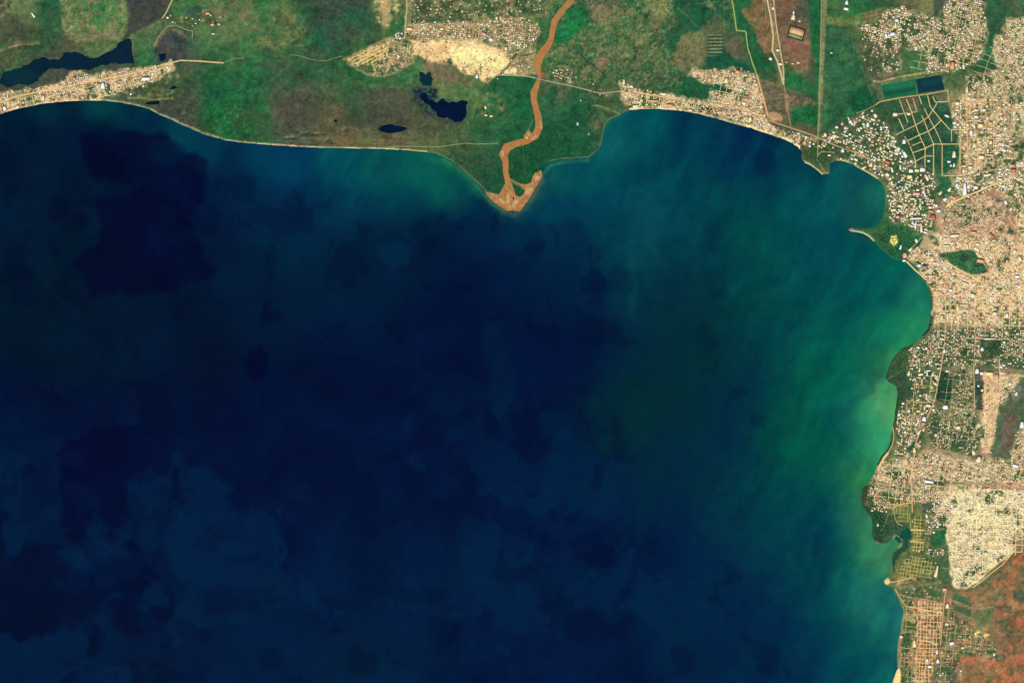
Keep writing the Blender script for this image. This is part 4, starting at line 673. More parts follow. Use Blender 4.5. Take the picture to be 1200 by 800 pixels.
# ------------------------------------------------------------------ lake
WPTS = [(30, 170, (2, 26, 50)), (90, 150, (2, 26, 52)), (30, 230, (2, 27, 50)), (30, 300, (2, 25, 45)), (60, 400, (2, 23, 42)), (150, 400, (2, 24, 46)), (220, 400, (2, 20, 46)), (170, 145, (2, 30, 60)), (140, 160, (1, 18, 46)), (60, 125, (4, 44, 56)), (120, 124, (5, 62, 68)), (160, 132, (4, 58, 70)), (200, 152, (4, 62, 78)), (240, 168, (4, 54, 78)),
 (50, 550, (1, 8, 54)), (120, 520, (1, 6, 52)), (20, 480, (1, 10, 50)), (20, 620, (2, 16, 50)), (20, 700, (2, 17, 50)), (80, 780, (2, 16, 48)), (100, 600, (1, 12, 52)), (200, 560, (2, 18, 54)), (200, 480, (1, 14, 50)), (300, 500, (2, 18, 54)), (260, 580, (2, 18, 56)), (330, 580, (2, 20, 54)), (300, 600, (2, 20, 56)), (400, 600, (2, 24, 58)), (400, 700, (2, 28, 62)), (250, 250, (1, 24, 58)), (270, 300, (2, 24, 50)), (280, 200, (2, 36, 66)),
 (300, 340, (2, 26, 52)), (380, 340, (2, 27, 54)), (400, 400, (2, 18, 52)), (500, 400, (2, 17, 55)), (450, 480, (2, 20, 56)), (450, 550, (2, 22, 58)), (500, 620, (2, 25, 60)), (500, 700, (3, 29, 62)), (450, 780, (3, 32, 60)), (550, 550, (2, 20, 56)), (600, 600, (2, 21, 58)), (600, 750, (2, 24, 60)), (560, 780, (2, 24, 58)), (560, 460, (2, 20, 54)), (650, 640, (2, 22, 60)), (700, 640, (2, 26, 62)), (660, 700, (2, 28, 62)), (700, 760, (2, 27, 62)), (770, 650, (2, 30, 66)), (800, 620, (1, 34, 66)), (800, 700, (2, 42, 70)), (850, 700, (2, 40, 70)), (850, 760, (2, 40, 68)), (900, 780, (2, 44, 72)), (950, 780, (3, 62, 86)), (1000, 780, (8, 88, 94)), (1035, 780, (14, 104, 98)),
 (300, 185, (3, 60, 86)), (340, 190, (3, 58, 90)), (400, 195, (5, 74, 86)), (450, 195, (8, 80, 82)), (490, 195, (10, 84, 80)), (300, 230, (2, 42, 70)), (330, 240, (2, 40, 74)), (400, 230, (4, 56, 78)), (470, 225, (4, 64, 78)), (520, 215, (8, 80, 76)), (540, 225, (10, 72, 76)), (560, 245, (3, 44, 68)), (340, 280, (2, 42, 66)), (370, 310, (2, 36, 60)), (420, 280, (2, 34, 60)), (500, 265, (2, 36, 62)), (450, 300, (2, 28, 54)), (430, 350, (2, 28, 54)), (510, 320, (2, 24, 54)),
 (570, 270, (2, 34, 64)), (600, 262, (3, 48, 74)), (650, 270, (4, 56, 78)), (640, 240, (3, 56, 82)), (630, 225, (4, 58, 80)), (660, 205, (10, 84, 84)), (700, 200, (6, 84, 88)), (740, 160, (5, 90, 94)), (718, 165, (18, 104, 98)), (760, 190, (3, 76, 86)), (820, 160, (3, 64, 84)), (860, 180, (2, 58, 86)), (900, 185, (1, 48, 78)), (880, 210, (3, 64, 82)), (925, 200, (8, 76, 86)), (930, 182, (6, 64, 80)), (700, 240, (4, 64, 84)), (740, 240, (8, 80, 86)), (765, 265, (16, 84, 88)), (745, 320, (8, 76, 78)), (720, 290, (3, 52, 74)), (700, 340, (2, 34, 68)), (650, 330, (2, 34, 60)), (600, 330, (2, 26, 60)), (560, 340, (2, 20, 54)), (640, 400, (2, 20, 58)), (690, 420, (2, 22, 58)), (660, 470, (2, 20, 56)),
 (800, 220, (3, 72, 82)), (820, 280, (3, 62, 74)), (850, 300, (4, 68, 72)), (800, 330, (3, 52, 66)), (780, 370, (4, 54, 62)), (820, 390, (3, 56, 60)), (760, 400, (2, 40, 60)), (760, 450, (3, 48, 54)), (720, 480, (2, 46, 52)), (790, 480, (2, 50, 52)), (740, 560, (2, 44, 56)), (690, 530, (2, 30, 58)), (660, 560, (2, 24, 62)), (850, 430, (2, 54, 58)), (870, 390, (5, 70, 66)), (900, 380, (6, 76, 76)), (900, 300, (5, 82, 74)), (870, 250, (4, 80, 74)), (950, 300, (8, 84, 88)), (950, 240, (7, 86, 86)), (930, 340, (10, 86, 76)), (1000, 220, (16, 96, 92)), (1020, 235, (26, 104, 90)), (1015, 255, (20, 100, 84)), (1000, 310, (5, 94, 90)), (970, 350, (5, 88, 86)), (1040, 330, (8, 98, 86)), (1075, 345, (24, 108, 88)), (1065, 380, (30, 118, 86)), (1030, 390, (18, 124, 90)), (980, 380, (4, 102, 82)), (940, 390, (8, 94, 80)),
 (1000, 430, (8, 114, 86)), (1020, 430, (26, 130, 88)), (1036, 425, (50, 142, 84)), (1030, 455, (58, 146, 98)), (1038, 475, (84, 154, 98)), (1015, 480, (40, 138, 100)), (1025, 520, (48, 148, 104)), (960, 440, (4, 104, 78)), (930, 430, (6, 84, 72)), (915, 470, (8, 90, 66)), (925, 500, (8, 96, 64)), (890, 450, (1, 50, 72)), (870, 480, (1, 40, 70)), (850, 520, (1, 50, 66)), (830, 550, (1, 50, 68)), (900, 530, (2, 74, 72)), (940, 520, (6, 108, 76)), (970, 500, (6, 110, 84)), (985, 490, (10, 116, 92)), (960, 545, (8, 104, 76)), (1000, 540, (24, 136, 94)), (1008, 550, (40, 138, 82)), (1000, 565, (56, 148, 80)), (1000, 600, (48, 140, 96)), (980, 580, (14, 112, 82)), (960, 590, (4, 84, 80)), (920, 580, (2, 76, 76)), (880, 580, (1, 66, 72)), (800, 560, (1, 52, 66)), (800, 520, (1, 48, 58)), (850, 600, (1, 60, 72)), (870, 630, (3, 68, 68)), (910, 640, (2, 74, 76)),
 (960, 615, (3, 66, 94)), (950, 650, (2, 78, 84)), (985, 640, (14, 108, 92)), (1005, 630, (44, 140, 98)), (1014, 620, (78, 152, 98)), (1025, 655, (74, 152, 98)), (1036, 660, (84, 156, 96)), (1005, 680, (34, 138, 108)), (1015, 710, (50, 146, 110)), (1030, 700, (46, 142, 112)), (1045, 715, (34, 124, 116)), (980, 690, (14, 116, 92)), (985, 720, (14, 110, 88)), (1000, 745, (18, 112, 96)), (1035, 740, (30, 124, 100)), (940, 700, (2, 62, 82)), (920, 680, (2, 68, 74)), (900, 720, (2, 48, 72)), (870, 690, (2, 50, 70)), (960, 740, (4, 76, 88)), (970, 770, (4, 76, 90)), (1020, 765, (6, 94, 94)), (900, 750, (2, 44, 70)), (840, 660, (2, 44, 72))]
Wc = Canvas(axis(-60, 1260, 2.0, 6000), axis(-60, 860, 2.0, 6000))
WPTS = [(x, y, (c[0], c[1] + max(0, (20 - c[1]) * .5), c[2] - max(0, (20 - c[1]) * .25))) for x, y, c in WPTS]
dn = -sd_points(np.array([p[0] for p in WPTS], np.float32), np.array([p[1] for p in WPTS], np.float32), COAST)
Wc.rbf(WPTS, 17, 20, np.clip(dn * .34 + 5, 13, 30))
wp = Wc.paint; wb = Wc.blob
def dark(pts, c, mix=.85, rag=3, rs=9, soft=3, seed=3): wp(pts, c, soft, rag, rs, mix, seed)
dark([(88, 157), (95, 175), (98, 195), (105, 205), (120, 212), (140, 220), (160, 212), (150, 228), (105, 230), (98, 240), (112, 250), (117, 265), (115, 280), (98, 290), (88, 305), (95, 320), (105, 330), (110, 345), (140, 340), (175, 347), (205, 338), (222, 330), (245, 332), (252, 320), (240, 290), (225, 275), (222, 255), (230, 250), (243, 230), (244, 210), (242, 190), (225, 180), (205, 170), (195, 155), (160, 155), (130, 160)], (0, 7, 40), .62, 10, 22, 7)
for b in [(68, 245, 14, 17, (1, 14, 40)), (92, 260, 10, 9, (1, 14, 42)), (30, 278, 5, 14, (2, 18, 42)), (63, 288, 11, 11, (1, 14, 40)), (20, 320, 14, 7, (1, 16, 42)), (318, 372, 15, 10, (1, 12, 42)), (313, 362, 6, 8, (1, 12, 42)), (301, 424, 14, 18, (0, 5, 42)), (160, 415, 4, 15, (2, 18, 38)), (30, 350, 18, 12, (1, 18, 44))]:
    wb(b[0], b[1], b[2], b[3], b[4], 0, 4, 9, .55, 4, 16)
LP = [((150, 588), (170, 582), (200, 585), (215, 600), (235, 620), (260, 632), (300, 645), (330, 660), (342, 690), (340, 720), (350, 740), (370, 760), (380, 862), (95, 862), (90, 770), (105, 765), (125, 745), (110, 725), (120, 720), (150, 740), (190, 745), (205, 735), (210, 710), (190, 680), (175, 660), (160, 620)),
      ((-60, 535), (15, 525), (32, 540), (28, 580), (10, 600), (-60, 610)), ((85, 640), (100, 633), (125, 635), (150, 650), (130, 660), (110, 665), (95, 670))]
for q in LP: wp(q, (3, 30, 62), 4, 12, 24, .6, 5)
for q in [((535, 610), (560, 605), (600, 625), (640, 640), (690, 640), (735, 610), (735, 660), (710, 680), (680, 690), (620, 700), (600, 715), (580, 700), (545, 695), (525, 680), (530, 650)),
          ((632, 480), (655, 478), (670, 500), (665, 540), (650, 550), (700, 560), (690, 590), (660, 600), (640, 580), (610, 570), (605, 545), (630, 530))]: wp(q, (3, 33, 64), 4, 13, 24, .55, 6)
for q in [((572, 380), (590, 375), (592, 420), (605, 440), (600, 500), (585, 510), (580, 470), (570, 430)), ((610, 262), (680, 260), (700, 290), (680, 320), (690, 350), (670, 370), (650, 340), (640, 320), (615, 310))]: wp(q, (3, 34, 60), 4, 13, 24, .4, 7)
wp(((440, 290), (465, 283), (483, 285), (480, 310), (460, 315), (445, 300)), (4, 42, 70), 4, 3, 8, .6, 7)
for b in [(192, 610, 14, 15), (190, 632, 10, 10), (248, 590, 16, 10), (243, 606, 6, 6), (252, 660, 14, 14), (297, 656, 20, 9), (225, 690, 18, 12), (243, 703, 14, 14), (220, 785, 22, 14), (320, 775, 14, 14), (160, 700, 42, 38), (380, 570, 18, 22), (330, 540, 12, 9), (520, 745, 22, 20), (690, 640, 24, 14), (700, 655, 14, 20), (645, 640, 14, 12), (620, 592, 16, 12), (628, 292, 13, 12), (700, 335, 16, 14), (560, 620, 12, 8), (470, 500, 12, 9), (645, 520, 10, 6)]:
    wb(b[0], b[1], b[2], b[3], (1, 16, 50), 0, 5, 13, .4, 6, 20)
wb(768, 702, 27, 31, (4, 45, 74), 0, 3, 5, .6, 6, 14)
# green-blue swirl west of the harbour and streaks
for q, c in [([(735, 240), (742, 270), (738, 300), (745, 330), (740, 370)], (14, 84, 82)), ([(760, 235), (775, 260), (765, 290), (780, 310)], (12, 82, 86)), ([(730, 225), (748, 220), (765, 232), (750, 240)], (12, 88, 90)), ([(700, 262), (715, 270), (700, 285)], (5, 64, 84)), ([(1045, 410), (1030, 430), (1026, 450), (1030, 480)], (76, 142, 92)), ([(1022, 530), (1014, 545), (1006, 562), (1002, 585), (1008, 605), (1016, 625), (1020, 640)], (66, 142, 86)), ([(1044, 690), (1050, 705), (1053, 722), (1050, 740), (1046, 760), (1045, 780), (1038, 810)], (52, 142, 112)), ([(1034, 690), (1040, 715), (1038, 750), (1032, 800)], (34, 128, 106)), ([(1010, 630), (1030, 648), (1040, 655)], (88, 152, 96)), ([(1042, 648), (1038, 662), (1040, 676)], (92, 156, 94))]:
    Wc.line(q, c, 6, 9, .45, 3)
Wc.line([(520, 187), (540, 199), (555, 214), (566, 226), (577, 238), (590, 246)], (70, 130, 88), 4, 4, .8, 1)
Wc.line([(500, 183), (525, 192), (548, 212), (562, 228)], (20, 104, 76), 9, 8, .6, 2)
Wc.line([(610, 246), (620, 234), (630, 217), (636, 205), (645, 194), (665, 189), (690, 188)], (66, 128, 90), 3, 4, .75, 1)
Wc.line([(574, 232), (586, 245), (602, 252), (616, 244), (626, 230), (636, 212)], (112, 118, 82), 5, 6, .7, 1.5)
Wc.line([(572, 234), (590, 252), (610, 254), (630, 234), (650, 205)], (30, 92, 84), 12, 12, .45, 3)
Wc.line([(708, 150), (712, 142), (722, 137), (736, 131)], (40, 110, 88), 3, 4, .6)
for (x0, y0) in ((690, 470), (715, 520), (745, 545)): wb(x0, y0, 12, 10, (6, 54, 58), 20, 8, 6, .3, 8)
# fine turbidity noise, stronger where the water is greener
Xw, Yw = Wc.X, Wc.Y
Wc.C *= 1 - (np.clip((Xw - 620) / 160, 0, 1) * np.clip((1060 - Xw) / 60, 0, 1))[..., None] * np.array([.12, .14, .06])
g = np.clip(Wc.C[..., 1] / 120, .25, 1)
a1 = (fbm(Xw, Yw, 70, 4) - .5) * 60; a2 = (fbm(Xw, Yw, 70, 9) - .5) * 60          # currents warp the patches
b1 = (fbm(Xw, Yw, 16, 1) - .5) * 22; b2 = (fbm(Xw, Yw, 16, 6) - .5) * 22
def thr(n, t, w_): return np.clip((n - t) / w_ + .5, 0, 1)
n_a = fbm(Xw + a1 + b1, Yw + a2 + b2, 75, 2, 5); n_b = fbm(Xw + b1, Yw + b2, 34, 8, 5)
deep = np.clip((64 - Wc.C[..., 1]) / 24, 0, 1)
south = .25 + .75 * np.clip((Yw - 430) / 150, 0, 1)
for n_, t_, c_, m_ in ((n_a, .56, (4, 37, 70), .62), (n_b, .60, (4, 31, 65), .32)):
    k = (thr(n_, t_, .045) * m_ * deep * south)[..., None]; Wc.C += (np.array(c_, np.float32) - Wc.C) * k
k = (thr(1 - n_b, .60, .07) * .28 * deep)[..., None]; Wc.C += (np.array((1, 13, 46), np.float32) - Wc.C) * k
# sediment swirls, drawn out along the current from the eastern shore
ca_, sa_ = math.cos(math.radians(-62)), math.sin(math.radians(-62))
U_ = (Xw + a1 * .8) * ca_ + (Yw + a2 * .8) * sa_; V_ = -(Xw + a1 * .8) * sa_ + (Yw + a2 * .8) * ca_
sw_ = fbm(U_ / 4.2, V_, 26, 5, 5) - .5; sw2 = fbm(U_ / 2.5 + b1, V_ + b2, 11, 3, 4) - .5
east = np.clip((Xw - 560) / 200, 0, 1) * (1 - deep * .5)
north = np.clip((300 - Yw) / 60, 0, 1) * np.clip((Xw - 280) / 60, 0, 1)
ev = np.maximum(east, north)
Wc.C *= 1 + (ev * (.5 * sw_ + .25 * sw2))[..., None] * np.array([1.2, 1.0, .35])
Wc.C *= (1 + .14 * (n_b - .5) + .1 * (fbm(Xw, Yw, 8, 2, 3) - .5))[..., None]
k = (np.clip((Xw - 900) / 60, 0, 1) * np.clip((Yw - 560) / 60, 0, 1))[..., None]
Wc.C *= 1 - k * np.array([.2, .07, .04])
Wc.C = np.clip(Wc.C, 0, 255)
cw = sd_points(Xw, Yw, COAST)
keepw = (-cellmax(-cw) < 9)
lake_cols = np.clip(lin(Wc.C) * (1 / GAIN) - np.array([.0006, .0007, .0014]), .0002, .6)
sheet('lake_water', Wc, 0.0, keepw, M_lake, 'structure', lake_cols)

# lake bed far below, and ground under everything
bed = mk('lake_bed', [(-68000, -66000, -9), (68000, -66000, -9), (68000, 70000, -9), (-68000, 70000, -9)], np.array([[0, 1, 2, 3]]), flat_mat('lake_mud', (96, 84, 60)), 'structure')

# ------------------------------------------------------------------ river, mouth shallows, ponds
def ribbon(name, pts, extra, z, mat, kind='structure', step=2.0):
    P = []
    for (ax, ay, aw), (bx, by, bw) in zip(pts[:-1], pts[1:]):
        L = math.hypot(bx - ax, by - ay); n = max(1, int(L / step))
        for k in range(n):
            t = k / n; P.append((ax + (bx - ax) * t, ay + (by - ay) * t, aw + (bw - aw) * t))
    P.append(pts[-1]); A = np.array(P, float)
    d = np.gradient(A[:, :2], axis=0); d /= np.linalg.norm(d, axis=1)[:, None] + 1e-9
    nrm = np.stack([-d[:, 1], d[:, 0]], 1); hw = (A[:, 2] / 2 + extra)[:, None]
    l = A[:, :2] + nrm * hw; r = A[:, :2] - nrm * hw
    V = np.zeros((len(A) * 2, 3)); V[0::2, 0] = wx(l[:, 0]); V[0::2, 1] = wy(l[:, 1]); V[1::2, 0] = wx(r[:, 0]); V[1::2, 1] = wy(r[:, 1]); V[:, 2] = z
    i = np.arange(len(A) - 1) * 2
    F = np.stack([i, i + 1, i + 3, i + 2], 1)
    return mk(name, V, F, mat, kind)
ribbon('river', RIVER[:-3], 1.5, .6, M_river)
fan_poly = [(568, 223), (575, 217), (588, 214), (590, 205), (605, 205), (625, 200), (634.5, 200), (635.5, 207), (631, 214), (627, 221), (621, 231.5), (614, 241), (609, 248), (601, 246.6), (594, 247.3), (588, 243), (579, 237), (571, 229)]
V = [(float(wx(a)), float(wy(b)), .45) for a, b in fan_poly]
fo = mk('river_mouth_shallows', V, [list(range(len(V)))[::-1]], M_fan, 'structure')
bar_m = flat_mat('wet_sand', (206, 160, 112), .9, .1, .02, .8, 1.15)
for q in ([(593, 230), (596, 226), (598, 233), (596, 240), (593, 238)], [(601, 236), (604, 233), (608, 236), (604, 242), (600, 243)], [(584, 232), (589, 233), (592, 239), (587, 239)], [(617, 222), (623, 219), (625, 221), (619, 228), (615, 227)], [(627, 208), (631, 205), (632, 209), (627, 214)], [(588, 177), (590, 176), (590.6, 182), (588.6, 184)], [(622, 163.4), (628, 158), (629, 159.4), (623, 165)], [(633.6, 142), (634.6, 142), (634.8, 151), (633.8, 151)]):
    V = [(float(wx(a)) + random.gauss(0, 3), float(wy(b)) + random.gauss(0, 3), .95) for a, b in q]; mk('sandbar', V, [list(range(len(V)))[::-1]], bar_m, 'structure')
V = [(float(wx(a)), float(wy(b)), .95) for a, b in [(600.5, 232), (602, 229.5), (602.6, 234), (601.6, 236)]]; mk('reed_islet', V, [[3, 2, 1, 0]], flat_mat('reeds', (50, 82, 52), .95, .05), 'structure')
for nme, pts, c, rg in PONDS:
    P = np.array(pts, float)
    CV = Canvas(np.arange(P[:, 0].min() - 5, P[:, 0].max() + 5, 1.0), np.arange(P[:, 1].min() - 5, P[:, 1].max() + 5, 1.0))
    CV.C[:] = np.array(c, np.float32)
    CV.C *= (1 + .25 * (fbm(CV.X, CV.Y, 8, 5) - .5))[..., None]
    if pts is RES_GREEN:
        CV.paint([(1036, 108), (1074, 102), (1076, 106), (1037, 113)], (22, 84, 64), 2, 1.5, 5, .8)
        CV.paint([(1034, 100), (1073, 94), (1073, 100), (1034, 106)], (36, 118, 80), 2, 1.5, 5, .8)
    if pts is RES_GREEN:
        CV.paint([(1073.5, 80), (1115, 80), (1115, 115), (1075.5, 115)], (18, 58, 68), 1, 0, 5, 1)
        CV.paint([(1080, 96), (1104, 90), (1106, 97), (1082, 102)], (24, 72, 78), 3, 2, 5, .7)
    if pts is MARSH_WATER:
        CV.paint([(5, 80), (30, 78), (50, 90), (30, 100), (5, 98)], (10, 52, 60), 3, 2, 6, .7)
    v = sd_points(CV.X, CV.Y, pts)
    sheet(nme, CV, .6, cellmax(v) > -2.6 - rg, flat_w if False else M_lake, 'structure', np.clip(lin(CV.C) / GAIN - np.array([0, .0006, .0012]), .0002, .6))

# ------------------------------------------------------------------ roads
road_mask = np.zeros(X.shape, bool)
def mark(pts, wd):
    P = np.asarray(pts, float); pad = wd + 1.5
    sl = T.win(P[:, 0].min() - pad, P[:, 0].max() + pad, P[:, 1].min() - pad, P[:, 1].max() + pad)
    if X[sl].size: road_mask[sl] |= d_line(X[sl], Y[sl], pts) < wd / 2 + .35
class Strips:
    def __init__(s): s.V = []; s.F = []; s.n = 0
    def add(s, pts, wd, lift=.42, step=1.5):
        P = []
        for (ax, ay), (bx, by) in zip(pts[:-1], pts[1:]):
            n = max(1, int(math.hypot(bx - ax, by - ay) / step))
            for k in range(n): P.append((ax + (bx - ax) * k / n, ay + (by - ay) * k / n))
        P.append(pts[-1]); A = np.array(P, float)
        d = np.gradient(A, axis=0); d /= np.linalg.norm(d, axis=1)[:, None] + 1e-9
        nr = np.stack([-d[:, 1], d[:, 0]], 1)
        l = A + nr * wd / 2; r = A - nr * wd / 2
        V = np.zeros((len(A) * 2, 3))
        for q, e in ((0, l), (1, r)):
            V[q::2, 0] = wx(e[:, 0]); V[q::2, 1] = wy(e[:, 1]); V[q::2, 2] = np.maximum(H(e[:, 0], e[:, 1]), 1.2) + lift
        i = np.arange(len(A) - 1) * 2 + s.n
        s.V.append(V); s.F.append(np.stack([i, i + 1, i + 3, i + 2], 1)); s.n += len(V)
        mark(pts, wd)
    def build(s, name, mat):
        if s.V: return mk(name, np.concatenate(s.V), np.concatenate(s.F), mat, 'structure')
rl = [0]
def road(pts, wd, c, name='road'):
    s = Strips(); rl[0] = (rl[0] + 1) % 9
    s.add(pts, wd, .4 + .035 * rl[0]); s.build(name, road_mat(c))
SAND = (236, 192, 136); TAN = (200, 168, 120); YEL = (206, 186, 110); PALE = (172, 170, 130); ORA = (232, 170, 112)
road([(-60, 145), (0, 121), (20, 113), (45, 108), (70, 103), (100, 97), (125, 92), (150, 88)], 1.7, (248, 196, 138))
road([(150, 88), (170, 82), (195, 75), (212, 71), (235, 72), (262, 74)], 1.5, (226, 196, 140))
road([(262, 74), (266, 72), (275, 69), (285, 68)], .7, (130, 150, 100), 'track')
road([(340, 64), (352, 66), (365, 70), (382, 72), (392, 68), (402, 66)], .7, (132, 150, 104), 'track')
road([(203, -60), (202, 0), (198, 8), (195, 15), (190, 22)], 1.4, (196, 184, 126), 'track')
road([(180, 55), (184, 46), (190, 38), (197, 31), (207, 30), (218, 35), (226, 37), (225, 46)], .9, (172, 152, 108), 'track')
road([(455, 172), (480, 171.5), (500, 172), (515, 172), (530, 170), (545, 168), (560, 169), (584, 168)], .8, (150, 156, 106), 'track')
road([(608, 168), (613, 171), (614, 190), (616, 204)], .4, (80, 120, 86), 'track')
road([(626, 140), (621, 148), (618, 155)], .7, (120, 140, 96), 'track')
road([(585, 88), (600, 88.5), (618, 89.5), (627.5, 91.6)], 1.2, (190, 180, 130))
road([(638, 94.2), (650, 97), (670, 101), (690, 106), (702, 109.5), (715, 108.5), (726, 107)], 1.2, (166, 172, 130))
road([(692, 107), (704, 110), (716, 111)], .6, PALE, 'track')
road([(726, 107), (760, 111), (800, 119), (835, 124), (860, 127), (880, 132), (897, 139)], 1.0, (226, 184, 132))
road([(901, 141), (915, 146), (930, 151), (945, 156), (958, 161)], 1.8, (178, 156, 112))
road([(958, 161), (975, 169), (1000, 178), (1018, 187), (1030, 197), (1042, 212), (1048, 230)], 1.1, (196, 176, 126))
road([(476, -60), (476, -5), (477, 10), (475, 30), (474, 46)], 1.3, (216, 182, 130))
road([(856, -60), (858, 0), (861, 20), (863, 36), (874, 37), (876, 55), (882, 75), (887, 88)], 1.3, (168, 184, 110))
road([(887, 88), (893, 110), (897, 125), (900, 137)], 1.8, (238, 178, 122))
road([(896, -60), (899, 0), (903, 20), (906, 42), (905, 60), (911, 72), (916, 90), (918.5, 99)], 1.9, (220, 194, 142), 'airfield_track')
road([(903, -60), (906, -5), (909, 25), (912, 45), (915, 62), (918, 80), (918.5, 95)], 1.5, (206, 186, 138), 'airfield_track')
road([(918.5, 99), (921, 112), (923, 130), (927, 148)], .9, (172, 152, 112), 'track')
road([(893, -60), (896, 0), (898, 25)], .9, (170, 130, 92), 'track')
road([(923, -60), (923, -5), (921, 10), (916, 22), (913, 34)], .7, (112, 80, 58), 'track')
road([(963, -60), (962.5, 20), (961.5, 60), (960.5, 100), (960, 130), (958.5, 160), (958, 184)], 1.2, (158, 152, 106), 'embankment_road')
road([(959, 182), (962, 178), (970, 178), (978, 179)], .9, (190, 160, 110))
road([(1026, 123), (1031, 119.5), (1040, 117.5), (1060, 114), (1087, 110.5), (1108, 106.5), (1112, 106)], 1.2, (204, 176, 116))
road([(1003, 133), (1015, 129), (1026, 123)], .9, (150, 150, 96), 'track')
# allotment tracks
AL = [[(1054, 117), (1058, 128), (1064, 144)], [(1062, 116), (1068, 131), (1073, 147), (1078, 160), (1085, 175)], [(1070, 115), (1074, 130)], [(1077, 113), (1080, 122)], [(1083, 127), (1088, 137), (1095, 150), (1100, 160), (1103, 168)], [(1087, 112), (1090, 125), (1102, 140), (1113, 152)],
      [(1050, 158), (1060, 153), (1073, 147), (1088, 137), (1094, 128), (1098, 121)], [(1064, 165), (1078, 158), (1088, 154), (1096, 148), (1103, 141)], [(1068, 171), (1080, 166)], [(1070, 179), (1084, 174), (1094, 169), (1125, 169)], [(1060, 160), (1066, 170), (1073, 189)], [(1053, 139), (1059, 152)], [(1080, 135), (1083, 142), (1088, 155), (1094, 169)],
      [(1094, 169), (1094, 203)], [(1104, 169), (1104, 206)], [(1084, 174), (1084, 200)], [(1062, 196), (1073, 189), (1084, 183), (1095, 183)], [(1073, 189), (1073, 202)], [(1052, 134), (1075, 131)], [(1114, 152), (1136, 152)], [(1115, 152), (1115, 166)], [(1093, 113), (1096, 120), (1112, 119)], [(1110, 106), (1112, 119)], [(1125, 150), (1125, 206)]]
for i, q in enumerate(AL): road(q, .95, (240, 206, 136) if i % 2 else (226, 190, 138), 'allotment_track')
road([(1108, 243), (1115, 238), (1130, 231), (1145, 225), (1160, 218), (1176, 212), (1186, 208)], 1.8, (250, 212, 140))
road([(1097, 252), (1100, 244), (1108, 240)], 1.0, (180, 160, 110))
road([(1150, 202), (1165, 199), (1180, 197), (1195, 196), (1260, 192)], 1.0, (232, 176, 130))
road([(1132, 112), (1133, 150), (1134, 180), (1137, 212)], 1.2, (236, 186, 128))
road([(1105, 206), (1120, 206), (1134, 205)], 1.0, SAND)
road([(1187, 226), (1190, 215), (1194, 204)], 1.4, (70, 100, 76), 'stream_bed')
road([(1062, 306), (1066, 310), (1073, 317), (1079, 322), (1085, 328)], 1.5, (240, 206, 150))
road([(1058, 300), (1064, 294), (1072, 287), (1080, 278)], 1.0, (190, 152, 120))
road([(1107, 305), (1117, 312), (1127, 318), (1137, 323), (1146, 328)], 1.4, (246, 212, 146))
road([(1108, 330), (1108, 380), (1107, 400), (1105, 415), (1103, 430), (1099, 450), (1095, 470), (1087, 488), (1079, 502), (1073, 520), (1070, 545), (1068, 560), (1069, 600)], 1.2, (232, 184, 138))
road([(1128, 396), (1150, 396.5), (1175, 398)], 1.1, (206, 190, 152))
road([(1142, 378), (1143, 398), (1141, 430), (1142, 480)], .9, (212, 184, 140))
road([(1171, 420), (1172, 450), (1169, 480), (1161, 510), (1157, 530)], 1.0, (240, 196, 150))
road([(1168, 419), (1178, 415), (1188, 414), (1198, 420), (1260, 424)], 1.1, (186, 176, 128))
road([(1108, 418), (1125, 419), (1142, 420), (1160, 420)], 1.6, (74, 86, 60), 'stream_bed')
road([(1046, 499), (1047.5, 510), (1046, 520), (1041, 530)], 1.0, (214, 190, 124))
road([(1041, 530), (1036, 536), (1031, 545), (1029, 551)], 2.2, (248, 208, 146))
road([(1080, 415), (1090, 418), (1104, 419)], .8, TAN)
road([(1046, 597), (1050, 592), (1058, 590), (1068, 589)], 1.2, (238, 188, 100))
road([(1041, 601), (1037, 614), (1032, 622)], .8, (128, 138, 96), 'track')
road([(1047, 596), (1049, 608), (1052, 613), (1058, 616)], .9, (176, 168, 100), 'track')
road([(1066, 602), (1067, 612), (1068, 620)], .7, (180, 172, 106), 'track')
road([(1067, 620.5), (1074, 620.5), (1083, 621)], 1.7, (244, 210, 120))
road([(1066, 634), (1072, 634), (1082, 635.5)], 1.3, (246, 210, 116))
road([(1042, 682), (1050, 681), (1060, 678.5), (1070, 676)], 1.1, (222, 196, 130))
road([(1049, 690), (1053, 697), (1057, 704), (1061, 709)], 1.0, (226, 184, 126))
road([(1061, 710), (1075, 712), (1090, 715.5), (1105, 718)], 1.4, (252, 196, 130))
road([(1108, 691), (1107, 700), (1105, 720), (1102, 755)], 1.0, (226, 182, 128))
road([(1054, 696), (1068, 700), (1085, 702), (1104, 707)], .8, (214, 170, 120))
road([(1077, 749), (1087, 751), (1099, 755)], 1.4, (248, 196, 136))
road([(1055, 758), (1068, 760), (1085, 767)], .8, (222, 176, 130))
road([(1111, 701), (1125, 706), (1141, 713), (1164, 711)], .8, (170, 152, 106), 'track')
road([(1109, 712), (1125, 718), (1140, 725)], .7, (162, 146, 102), 'track')
road([(1141, 690), (1143, 698), (1156, 698), (1166, 700)], .6, (150, 130, 96), 'track')
road([(1152, 688), (1160, 695), (1175, 702), (1190, 709)], .9, (128, 138, 106), 'track')
road([(1191, 642), (1183, 652), (1175, 661), (1162, 671), (1150, 681), (1140, 688)], .9, (240, 212, 148), 'track')
road([(1100, 759), (1120, 759), (1146, 761), (1168, 761)], .7, (156, 136, 100), 'track')
road([(1137, 722), (1142, 728), (1138, 745)], .6, (140, 128, 96), 'track')
road([(1104, 665), (1112, 666)], .9, (150, 150, 120), 'track'); road([(1080, 656), (1092, 660)], .9, (186, 178, 110), 'track')

